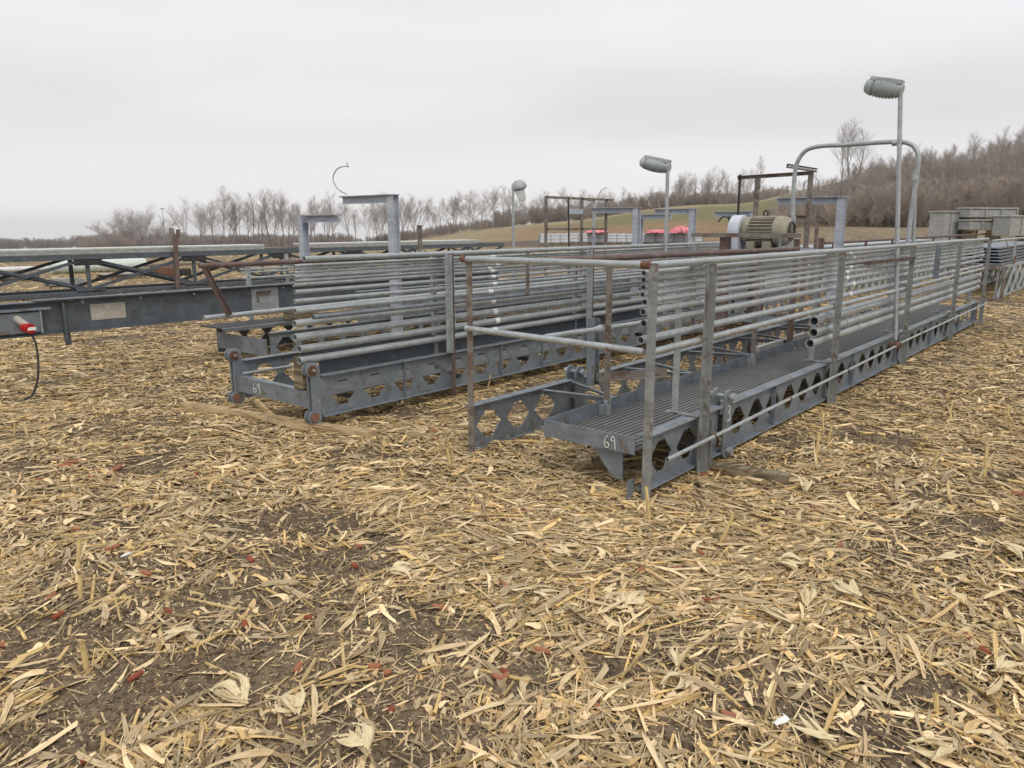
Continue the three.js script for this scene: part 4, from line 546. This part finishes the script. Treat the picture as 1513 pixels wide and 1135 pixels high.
{ // left: round tree, the row of tall trees, then clumps towards the hill
  plant('round', 196, 232, 11.6, 'round crowned bare tree standing alone beside the far light mast'); plant('round', 222, 236, 10.4, 'slightly smaller round bare tree crowding the one beside the light mast'); plant('round', 172, 240, 9, 'low spreading bare tree at the foot of the round one beside the light mast');
  for (let i = 0; i < 27; i++) plant(i % 3 ? 'tall' : 'vase', 284 + i * 7.9 + (TR() - 0.5) * 14, 182 + TR() * 34, 9.2 + TR() * 3.4, 'tall slim bare tree in the row beyond the conveyor truss', 'row of tall bare trees beyond the truss');
  for (const [px, h] of [[516, 10.5], [526, 9], [548, 10], [556, 11.5], [565, 11], [574, 11], [590, 11], [598, 10.5], [608, 10], [616, 9.5]]) plant(px < 530 ? 'tall' : 'vase', px, 196 + TR() * 18, h, 'bare tree in the clump behind the elbow support with the curled strap', 'clump of bare trees by the hill foot');
  for (const [px, h] of [[640, 7.5], [652, 9], [668, 9.5], [678, 8]]) plant('vase', px, 200 + TR() * 10, h, 'bare tree in the thin group before the lone wide tree', 'thin group of bare trees');
  plant('round', 707, 196, 10, 'lone wide bare tree on the lower hillside');
  for (const [px, h] of [[733, 8.5], [743, 9], [752, 8.5]]) plant('tall', px, 205 + TR() * 8, h, 'slim bare tree beside the capped glass lamp', 'slim trees beside the glass lamp');
  for (let i = 0; i < 22; i++) plant(['vase', 'tall', 'round'][i % 3], 772 + i * 9.5 + (TR() - 0.5) * 16, 205 + TR() * 40, 4.5 + TR() * 4, 'bare tree along the ridge behind the box frame', 'bare trees along the ridge');
  for (let i = 0; i < 14; i++) plant(['vase', 'tall', 'vase'][i % 3], 1000 + i * 8.5 + TR() * 12, 185 + TR() * 30, 5 + TR() * 4.8, 'bare tree on the hilltop between the lamp pole and the upright frame', 'bare trees on the hilltop');
  plant('round', 1003, 180, 7, 'small round bare tree just right of the shorter lamp pole');
  for (const [px, h] of [[1240, 9.0], [1250, 9.6], [1262, 8]]) plant('tall', px, 118, h, 'tall pale bare tree rising above the wood edge under the hoop', 'tall trees rising over the wood edge');
  for (let i = 0; i < 26; i++) plant(['vase', 'tall', 'round', 'tall'][i % 4], 1205 + i * 12.5 + TR() * 14, 82 + TR() * 22, 3.6 + sst(0, 26, i) * 2.2 + TR() * 1.9, 'slim bare tree at the near edge of the dense wood', 'trees at the edge of the wood');
  // the mass of the woods behind
  const merged = k => P[k].map(t => mergeGeometries([t.thick, t.fine])); const woods = { tall: merged('tall'), vase: merged('vase'), scrub: merged('scrub') };
  const inst = { }; const add = (key, i, px, d, h, tone) => { const id = key + i; (inst[id] ||= { g: woods[key][i], H: P[key][i].H, l: [] }).l.push([px, d, h, TR() * 6.28, tone]); };
  for (let i = 0; i < 300; i++) { const u = TR(), px = 1150 + u * 520, d = 92 + TR() * 48; add(TR() < 0.7 ? 'tall' : 'vase', Math.floor(TR() * 2), px, d, (2.0 + 1.2 * sst(1170, 1330, px) + 2.2 * sst(1420, 1560, px)) * (0.55 + TR() * 0.6) , 0.85 + TR() * 0.3); }
  for (let i = 0; i < 420; i++) { const px = 1120 + TR() * 560, d = 78 + TR() * 40; add('scrub', Math.floor(TR() * 3), px, d, (1.6 + TR() * 2.2) * (0.4 + 0.8 * sst(1120, 1300, px)), 0.95 + TR() * 0.35); }
  for (let i = 0; i < 420; i++) { const px = 120 + TR() * 640, d = 210 + TR() * 80; add('scrub', Math.floor(TR() * 3), px, d, (1.6 + TR() * 2.2) * (px > 520 ? 0.8 : 1), 0.9 + TR() * 0.3); }
  for (let i = 0; i < 260; i++) { const px = 90 + TR() * 420, d = 260 + TR() * 70; add('tall', Math.floor(TR() * 2), px, d, (3.6 + TR() * 2.2) * (0.45 + 0.7 * sst(90, 190, px)) * (1 - 0.35 * sst(240, 320, px)), 0.8 + TR() * 0.2); }
  for (let i = 0; i < 420; i++) { const px = -220 + TR() * 640, d = 420 + TR() * 180; add('scrub', Math.floor(TR() * 3), px, d, 4 + TR() * 3.5, 0.75 + TR() * 0.2); }
  for (let i = 0; i < 260; i++) { const px = 740 + TR() * 420, d = 195 + TR() * 50; add('scrub', Math.floor(TR() * 3), px, d, 2.2 + TR() * 2.4, 0.85 + TR() * 0.3); }
  const dm = new THREE.Object3D(), c = new THREE.Color();
  for (const [id, q] of Object.entries(inst)) { const m = new THREE.InstancedMesh(q.g, twig, q.l.length); m.name = numbered('far_wood'); tag(m, `brown leafless wood and scrub massed along the horizon, ${id.startsWith('scrub') ? 'low shrubs' : id.startsWith('tall') ? 'slim trees' : 'forked trees'}`, 'wood', 'far wood and scrub', 'stuff'); q.l.forEach(([px, d, h, r, tone], i) => { const p = depthAt(px, d); dm.position.set(p.x, farHeight(p.x, p.z) - 0.1, p.z); dm.rotation.set(0, r, 0); const s = h / q.H; dm.scale.set(s * 1.1, s, s * 1.1); dm.updateMatrix(); m.setMatrixAt(i, dm.matrix); m.setColorAt(i, id.startsWith('scrub') && d < 150 ? c.setRGB(tone, tone * 0.95, tone * 0.88) : c.setRGB(tone, tone * 0.97, tone * 0.94)); }); scene.add(m); }
}
console.log('trees done');
// ---------------------------------------------------------------- corn residue
const fibre = (c0, c1, c2, seed) => tex(128, (u, v) => { const a = fbm(u * 26, v * 2.2, seed, 3, 0), b = fbm(u * 6, v * 5, seed + 5, 3, 0); return clampc(mixc(mixc(c0, c1, sst(0.35, 0.7, a)), c2, sst(0.5, 0.8, b) * 0.6)); });
const mLeaf = new THREE.MeshStandardMaterial({ map: fibre([238, 222, 186], [214, 193, 152], [184, 162, 126], 3), roughness: 0.8, side: THREE.DoubleSide });
const mHusk = new THREE.MeshStandardMaterial({ map: fibre([232, 218, 182], [212, 192, 148], [182, 160, 118], 13), roughness: 0.75, side: THREE.DoubleSide });
const mStalk = new THREE.MeshStandardMaterial({ map: fibre([230, 208, 150], [210, 184, 122], [178, 154, 112], 23), roughness: 0.55, side: THREE.DoubleSide });
const mCob2 = new THREE.MeshStandardMaterial({ color: new THREE.Color().setRGB(0.36, 0.145, 0.08), roughness: 1 });
const mCob = new THREE.MeshStandardMaterial({ map: tex(128, (u, v) => { const a = Math.sin(u * 2 * Math.PI * 14) * Math.sin(v * 2 * Math.PI * 22), k = fbm(u * 20, v * 20, 3, 3, 20); return clampc(mixc([144, 72, 50], [196, 116, 86], 0.5 + 0.25 * a + (k - 0.5) * 0.9)); }), roughness: 1, bumpMap: tex(128, (u, v) => { const k = 128 + 127 * Math.sin(u * 2 * Math.PI * 14) * Math.sin(v * 2 * Math.PI * 22); return [k, k, k]; }, false), bumpScale: 0.003 });
function ribbon(seed, n, o) {                              // unit ribbon along x in [-.5,.5], width 1 along z, curved and twisted, with a fold
  const R = rng(seed), pos = [], uv = [], idx = [], tw0 = (R() - 0.5) * o.twist, tw1 = (R() - 0.5) * o.twist, bow = (R() - 0.3) * o.bow, side = (R() - 0.5) * o.side, fold = (R() - 0.5) * o.fold, kink = R() * 0.6 + 0.2, ka = (R() - 0.5) * o.kink, W = o.cols;
  for (let i = 0; i <= n; i++) { const t = i / n, x = t - 0.5, tw = lerp(tw0, tw1, t), w = o.width(t), cy = bow * (1 - 4 * x * x) + Math.max(0, t - kink) * ka, cz = side * (1 - 4 * x * x) * 2;
    for (let j = 0; j <= W; j++) { const s = j / W - 0.5, f = (1 - Math.abs(s) * 2) * fold * w + (R() - 0.5) * 0.04, y0 = f, z0 = s * w; pos.push(x + (i === 0 || i === n ? (R() - 0.5) * o.jag * 2 : 0), cy + (y0 * Math.cos(tw) - z0 * Math.sin(tw)) * 0.5, cz + y0 * Math.sin(tw) + z0 * Math.cos(tw)); uv.push(j / W * 0.5 + (seed % 7) * 0.07, t); } }
  for (let i = 0; i < n; i++) for (let j = 0; j < W; j++) { const a = i * (W + 1) + j; idx.push(a, a + 1, a + W + 1, a + 1, a + W + 2, a + W + 1); }
  const g = new THREE.BufferGeometry(); g.setAttribute('position', new THREE.Float32BufferAttribute(pos, 3)); g.setAttribute('uv', new THREE.Float32BufferAttribute(uv, 2)); g.setIndex(idx); g.computeVertexNormals(); return g;
}
const leafG = [1, 2, 3, 4, 5, 6].map(s => ribbon(500 + s, 7, { twist: 1.3, bow: 0.5, side: s < 4 ? 0.3 : 0.75, fold: 0.9, kink: s % 2 ? 0.5 : 1.6, jag: 0.1, cols: 2, width: t => (0.82 + 0.18 * Math.sin(t * 9 + s * 2)) * (s % 3 ? 1 : Math.min(1, 0.3 + 1.5 * (1 - t))) }));
const shredG = [1, 2, 3].map(s => ribbon(600 + s, 3, { twist: 1.5, bow: 0.35, side: 0.25, fold: 0.5, kink: 0.5, jag: 0.2, cols: 1, width: t => 0.7 + 0.3 * Math.sin(t * 3.1) }));
const huskG = [1, 2, 3, 4].map(s => ribbon(700 + s, 8, { twist: 1.8, bow: 1.2, side: 0.7, fold: -1.3, kink: 1.4, jag: 0.1, cols: 4, width: t => Math.min(1, 0.55 + t) * Math.min(1, 0.04 + 1.35 * (1 - t)) * (0.9 + 0.1 * Math.sin(t * 23 + s)) }));
const stalkG = [1, 2, 3].map(s => { const R = rng(800 + s), P = []; for (let i = 0; i <= 6; i++) { const t = i / 6; P.push(new THREE.Vector2(0.5 * (i === 3 ? 1.14 : 0.9 + R() * 0.12), t - 0.5)); } const g = new THREE.LatheGeometry([new THREE.Vector2(0.3, -0.5), ...P, new THREE.Vector2(0.3, 0.5)], 7); g.rotateZ(-Math.PI / 2); const p = g.attributes.position; for (let i = 0; i < p.count; i++) p.setY(i, p.getY(i) * (0.65 + 0.2 * s / 3)); g.computeVertexNormals(); return g; });
const clodG = [1, 2].map(s => { const g = new THREE.IcosahedronGeometry(0.5, 1), p = g.attributes.position; for (let i = 0; i < p.count; i++) { const n = 0.7 + 0.6 * hash(Math.round(p.getX(i) * 90), Math.round(p.getY(i) * 90) + Math.round(p.getZ(i) * 70), s); p.setXYZ(i, p.getX(i) * n, p.getY(i) * n * 0.7, p.getZ(i) * n); } g.computeVertexNormals(); return g; });
{ const R = rng(4242), bins = new Map(), put = (key, geo, mat, mtx, col) => { let b = bins.get(key); if (!b) bins.set(key, b = { geo, mat, m: [], c: [] }); b.m.push(mtx); b.c.push(col); };
  const dm = new THREE.Object3D(); dm.rotation.order = 'YXZ';
  const zones = [[1.7, 5, 3500, 1], [5, 9, 2100, 1.1], [9, 15, 820, 1.25], [15, 26, 240, 1.5], [26, 45, 60, 2.0], [45, 68, 14, 2.8]], half = 0.86;
  const azF = Math.atan2(flatF.z, flatF.x);
  for (const [r0, r1, dens, sc] of zones) { const n = Math.round(dens * half * (r1 * r1 - r0 * r0));
    for (let i = 0; i < n; i++) {
      const r = Math.sqrt(r0 * r0 + R() * (r1 * r1 - r0 * r0)), a = azF + (R() * 2 - 1) * half, x = r * Math.cos(a), z = r * Math.sin(a), cv = cover(x, z), keep = R();
      const k = R(), y = groundY(x, z), tone = 0.46 + Math.pow(R(), 1.3) * 0.72, pat = fbm(x * 1.7, z * 1.7, 140, 2), grain = (fbm(x * 0.5, z * 0.5, 150, 2) - 0.5) * 8;
      if (keep > cv) { if (r < 9 && R() < 0.55) { const s = (0.006 + Math.pow(R(), 3) * 0.03); dm.position.set(x, y + s * 0.1, z); dm.rotation.set(R() * 6, R() * 6, R() * 6); dm.scale.set(s * (0.8 + R() * 0.6), s, s); dm.updateMatrix(); const v = 0.75 + R() * 0.5; put('clod' + (i & 1), clodG[i & 1], 'soil', dm.matrix.clone(), [v, v, v]); } else if (r < 12) { const s = 0.006 + R() * R() * 0.03, v = 0.6 + R() * 0.4; dm.position.set(x, y + 0.003, z); dm.rotation.set((R() - 0.5) * 0.5, R() * 6.28, (R() - 0.5) * 0.4); dm.scale.set(s, 0.004, 0.002 + s * 0.18); dm.updateMatrix(); put('shred' + (i % 3), shredG[i % 3], mLeaf, dm.matrix.clone(), [v, v * 0.95, v * 0.84]); } continue; }
      const yawp = (R() < 0.38 ? grain + (R() - 0.5) * 1.6 : R() * 6.283), lift = R() * R() * 0.035 * cv;
      const hue = R(), grey = hue < 0.20 ? [0.78, 0.71, 0.63] : hue < 0.36 ? [0.80, 0.67, 0.51] : hue < 0.46 ? [1.02, 0.87, 0.60] : hue < 0.84 ? [1.0, 0.93, 0.85] : [1.18, 1.12, 1.03]; const tn = tone * (0.86 + 0.3 * pat);
      let col = grey.map(q => q * tn);
      if (k < 0.36) { const L = (0.03 + Math.pow(R(), 2.4) * 0.27) * Math.sqrt(sc), W = (0.004 + Math.pow(R(), 2.2) * 0.036) * sc, g = Math.floor(R() * 6); dm.position.set(x, y + lift + 0.006, z); dm.rotation.set((R() - 0.5) * 0.8, yawp, (R() - 0.5) * 0.24); dm.scale.set(L, Math.max(W, 0.07 * L) * 0.8, W); dm.updateMatrix(); put('leaf' + g, leafG[g], mLeaf, dm.matrix.clone(), col); }
      else if (k < 0.73) { const L = (0.025 + R() * 0.11) * sc, W = (0.0025 + R() * 0.006) * sc, g = Math.floor(R() * 3); dm.position.set(x, y + lift * 0.8 + 0.004, z); dm.rotation.set((R() - 0.5) * 0.9, yawp, (R() - 0.5) * 0.4); dm.scale.set(L, 0.02 * sc, W); dm.updateMatrix(); put('shred' + g, shredG[g], mLeaf, dm.matrix.clone(), col); }
      else if (k < 0.81) { const L = (0.03 + Math.pow(R(), 3) * 0.34) * Math.sqrt(sc), D = (0.005 + R() * 0.015) * Math.sqrt(sc), g = Math.floor(R() * 3); dm.position.set(x, y + lift * 0.7 + D * 0.4, z); dm.rotation.set(R() * 6.28, yawp, (R() - 0.5) * 0.2); dm.rotation.order = 'YZX'; dm.scale.set(L, D, D); dm.updateMatrix(); dm.rotation.order = 'YXZ'; const yl = R() < 0.5; put('stalk' + g, stalkG[g], mStalk, dm.matrix.clone(), yl ? [tn * 1.02, tn * 0.93, tn * 0.80] : [tn * 0.88, tn * 0.83, tn * 0.83]); }
      else if (k < 0.862) { const L = (0.06 + R() * 0.13) * Math.sqrt(sc), W = (0.008 + R() * R() * 0.024) * Math.sqrt(sc), g = Math.floor(R() * 4); dm.position.set(x, y + lift + 0.008, z); dm.rotation.set((R() - 0.5) * 1.1, yawp, (R() - 0.5) * 0.4); dm.scale.set(L, W * 0.7, W); dm.updateMatrix(); put('husk' + g, huskG[g], mHusk, dm.matrix.clone(), [tn * 1.12, tn * 1.09, tn * 1.02]); }
      else { const s = 0.006 + R() * R() * 0.018; dm.position.set(x, y + 0.003 + lift * 0.5, z); dm.rotation.set((R() - 0.5) * 0.7, R() * 6.28, (R() - 0.5) * 0.5); dm.scale.set(s * 1.7 * sc, 0.006, s * 0.7 * sc); dm.updateMatrix(); put('shred2', shredG[2], mHusk, dm.matrix.clone(), col); }
    } }
  const soilM = new THREE.MeshStandardMaterial({ color: new THREE.Color().setRGB(0.182, 0.133, 0.084), roughness: 1 });
  const lab = { leaf: 'torn tan corn leaves strewn over the field', shred: 'fine shredded corn straw strewn over the field', stalk: 'broken yellow corn stalk pieces strewn over the field', husk: 'small pale corn husk flakes strewn over the field', clod: 'small dark soil clods on the bare patches' }, nm = { leaf: 'corn_leaf_litter', shred: 'straw_litter', stalk: 'stalk_litter', husk: 'husk_litter', clod: 'soil_clods' };
  const c = new THREE.Color(); let total = 0;
  for (const [key, b] of bins) { const kind = key.slice(0, -1), m = new THREE.InstancedMesh(b.geo, b.mat === 'soil' ? soilM : b.mat, b.m.length); m.name = numbered(nm[kind]); tag(m, lab[kind], kind === 'clod' ? 'soil' : 'corn residue', 'corn residue on the field', 'stuff'); for (let i = 0; i < b.m.length; i++) { m.setMatrixAt(i, b.m[i]); m.setColorAt(i, c.setRGB(...b.c[i])); } m.castShadow = m.receiveShadow = true; scene.add(m); total += b.m.length; }
  console.log('residue', total);
}
// ---- cobs, husks and cut stubs that can be picked out one by one
{ const R = rng(909), cobs = [[173, 697], [187, 664], [290, 706], [58, 713], [136, 710], [106, 684], [110, 785], [165, 812], [75, 883], [86, 910], [0, 955], [440, 985], [456, 910], [370, 828], [362, 923], [216, 850], [126, 1122], [530, 805], [524, 836], [650, 900], [553, 980], [572, 990], [745, 995], [737, 1003], [748, 1000], [801, 964], [745, 865], [770, 757], [880, 1045], [578, 1047], [1005, 730], [1018, 712], [1040, 704], [1090, 692], [1240, 806], [1077, 1055], [1045, 888], [1060, 885], [1205, 750], [1305, 733], [1412, 696], [1504, 733], [1430, 945], [1455, 967], [948, 842], [975, 803], [890, 740], [905, 690], [645, 655], [640, 640], [338, 605], [95, 690], [250, 905], [1035, 815], [1000, 840], [200, 1000], [700, 625]];
  const P = []; for (let i = 0; i <= 12; i++) { const t = i / 12; P.push(new THREE.Vector2(0.5 * (i === 0 || i === 12 ? 0.55 : 0.86 + 0.14 * Math.sin(t * 3.1) + 0.03 * (i % 2)), t - 0.5)); } P.unshift(new THREE.Vector2(0.001, -0.49)); P.push(new THREE.Vector2(0.001, 0.48)); const cobV = [1, 2, 3].map(s => { const g = new THREE.LatheGeometry(P, 16).rotateZ(-Math.PI / 2), p = g.attributes.position; for (let i = 0; i < p.count; i++) { const x = p.getX(i), a = Math.atan2(p.getZ(i), p.getY(i)), n = 1 + 0.13 * Math.sin(a * 7 + s) * Math.sin(x * 40) + 0.22 * (fbm(a * 2 + 9, x * 6 + 9, s, 3) - 0.5); p.setXYZ(i, x * (Math.abs(x) > 0.44 ? 0.94 + 0.16 * hash(i % 17, s, 4) : 1), p.getY(i) * n, p.getZ(i) * n); } g.computeVertexNormals(); return g; });
  const stem = new THREE.CylinderGeometry(0.22, 0.3, 0.14, 8).rotateZ(Math.PI / 2).translate(-0.53, 0, 0);
  for (const [px, py] of cobs) { const p = gy(px, py), o = new THREE.Group(); o.name = numbered('corn_cob'); const far = p.length() > 5.5 ? 1.2 : 1, L = (0.03 + R() * 0.055) * far, D = (0.021 + R() * 0.006) * far; o.position.set(p.x, groundY(p.x, p.z) + D * 0.35 + 0.010, p.z); o.rotation.set(0, R() * 6.28, (R() - 0.5) * 0.3); const a = new THREE.Mesh(cobV[Math.floor(R() * 3)], R() < 0.5 ? mCob : mCob2), b = new THREE.Mesh(stem, mHusk); a.name = 'cob'; b.name = 'stem_end'; for (const q of [a, b]) { q.scale.set(L, D, D); q.castShadow = q.receiveShadow = true; o.add(q); } scene.add(o); tag(o, 'red brown bare corn cob lying on the residue', 'corn cob', 'bare corn cobs on the field'); }
  // upright stubs
  const stubs = [[1063, 800, 60], [545, 745, 30], [666, 690, 30], [1217, 640, 36], [1222, 655, 30], [1378, 690, 30], [1455, 705, 50], [1405, 740, 30], [1288, 670, 16], [1403, 620, 36], [1494, 630, 40], [1358, 895, 42], [115, 840, 50], [118, 880, 40], [128, 985, 55], [790, 730, 22], [252, 545, 26], [148, 600, 16], [858, 760, 20], [40, 640, 20], [20, 638, 20], [960, 770, 60], [1205, 690, 55], [437, 580, 34], [720, 575, 24], [1385, 1050, 40]];
  const sg = [1, 2].map(s => { const q = rng(950 + s), Q = []; for (let i = 0; i <= 6; i++) Q.push(new THREE.Vector2(0.5 * (1.1 - 0.12 * i / 6 + (i === 3 ? 0.12 : 0) + q() * 0.06), i / 6)); return new THREE.LatheGeometry(Q, 8); });
  stubs.forEach(([px, py, hp], i) => { const p = gy(px, py), d = p.dot(flatF), h = Math.min(0.4, hp * d / F * 1.05), o = new THREE.Group(); o.name = numbered('stalk_stub'); o.position.set(p.x, groundY(p.x, p.z) - 0.01, p.z); o.rotation.set((R() - 0.5) * 0.5, R() * 6.28, (R() - 0.5) * 0.5); const a = new THREE.Mesh(sg[i % 2], mStalk); a.name = 'stalk'; const D = 0.013 + R() * 0.008; a.scale.set(D, h, D); const b = new THREE.Mesh(leafG[i % 6], mLeaf); b.name = 'leaf_sheath'; b.scale.set(h * 0.9, 0.04, 0.022); b.rotation.set(0.2, 0, 1.2); b.position.set(0.012, h * 0.42, 0); for (const q of [a, b]) { q.castShadow = q.receiveShadow = true; o.add(q); } scene.add(o); tag(o, 'cut corn stalk stub standing upright in the residue', 'corn stub', 'upright corn stubs'); });
  // large pale husks
  const husks = [[1190, 728, 0.26], [1170, 735, 0.2], [1345, 755, 0.24], [1350, 690, 0.26], [1185, 835, 0.2], [1175, 845, 0.18], [1265, 888, 0.24], [1190, 895, 0.18], [1165, 920, 0.26], [1380, 830, 0.26], [1480, 818, 0.24], [1475, 1000, 0.2], [1225, 1105, 0.22], [1400, 1110, 0.2], [1010, 1010, 0.2], [838, 825, 0.18], [785, 880, 0.26], [575, 850, 0.22], [1325, 628, 0.22], [630, 642, 0.2], [1000, 990, 0.18], [440, 1055, 0.2], [230, 760, 0.24], [410, 700, 0.24], [360, 1040, 0.28], [870, 690, 0.2], [1290, 690, 0.26], [500, 700, 0.2], [930, 900, 0.2], [760, 810, 0.2], [540, 1115, 0.22], [960, 640, 0.12], [250, 950, 0.18], [1100, 750, 0.2]];
  for (const [px, py, L] of husks) { const p = gy(px, py), o = new THREE.Group(); o.name = numbered('corn_husk'); o.position.set(p.x, groundY(p.x, p.z) + 0.014, p.z); o.rotation.y = R() * 6.28; const n = 4 + Math.floor(R() * 4); for (let i = 0; i < n; i++) { const m = new THREE.Mesh(huskG[Math.floor(R() * 4)], mHusk); m.name = 'husk_leaf'; m.scale.set(L * (0.4 + R() * 0.4), 0.022, 0.026 + R() * 0.034); const fan = (i - (n - 1) / 2) * 0.16 + (R() - 0.5) * 0.7; m.rotation.set((R() - 0.5) * 1.5, fan, 0.02 + R() * 0.12); m.position.set(Math.cos(fan) * L * 0.3, 0.015 + R() * 0.025, -Math.sin(fan) * L * 0.3); m.castShadow = m.receiveShadow = true; o.add(m); } scene.add(o); tag(o, 'fan of pale dry corn husk leaves on the residue', 'corn husk', 'large pale corn husks'); }
  for (const [px, py, w] of [[188, 826, 0.06], [1150, 1066, 0.07]]) { const p = gy(px, py), o = thing('paper_scrap', px < 500 ? 'small white scrap on bare soil among cobs' : 'small white scrap beside a red cob and stalk pieces', 'scrap', V(p.x, groundY(p.x, p.z), p.z)); const g = huskG[2].clone().scale(w, 0.02, w * 0.6).translate(p.x, groundY(p.x, p.z) + 0.025, p.z); part(o, 'scrap_sheet', g, M.whiteLabel); }
}
console.log('field done');
//@@END@@
renderer.render(scene, camera);
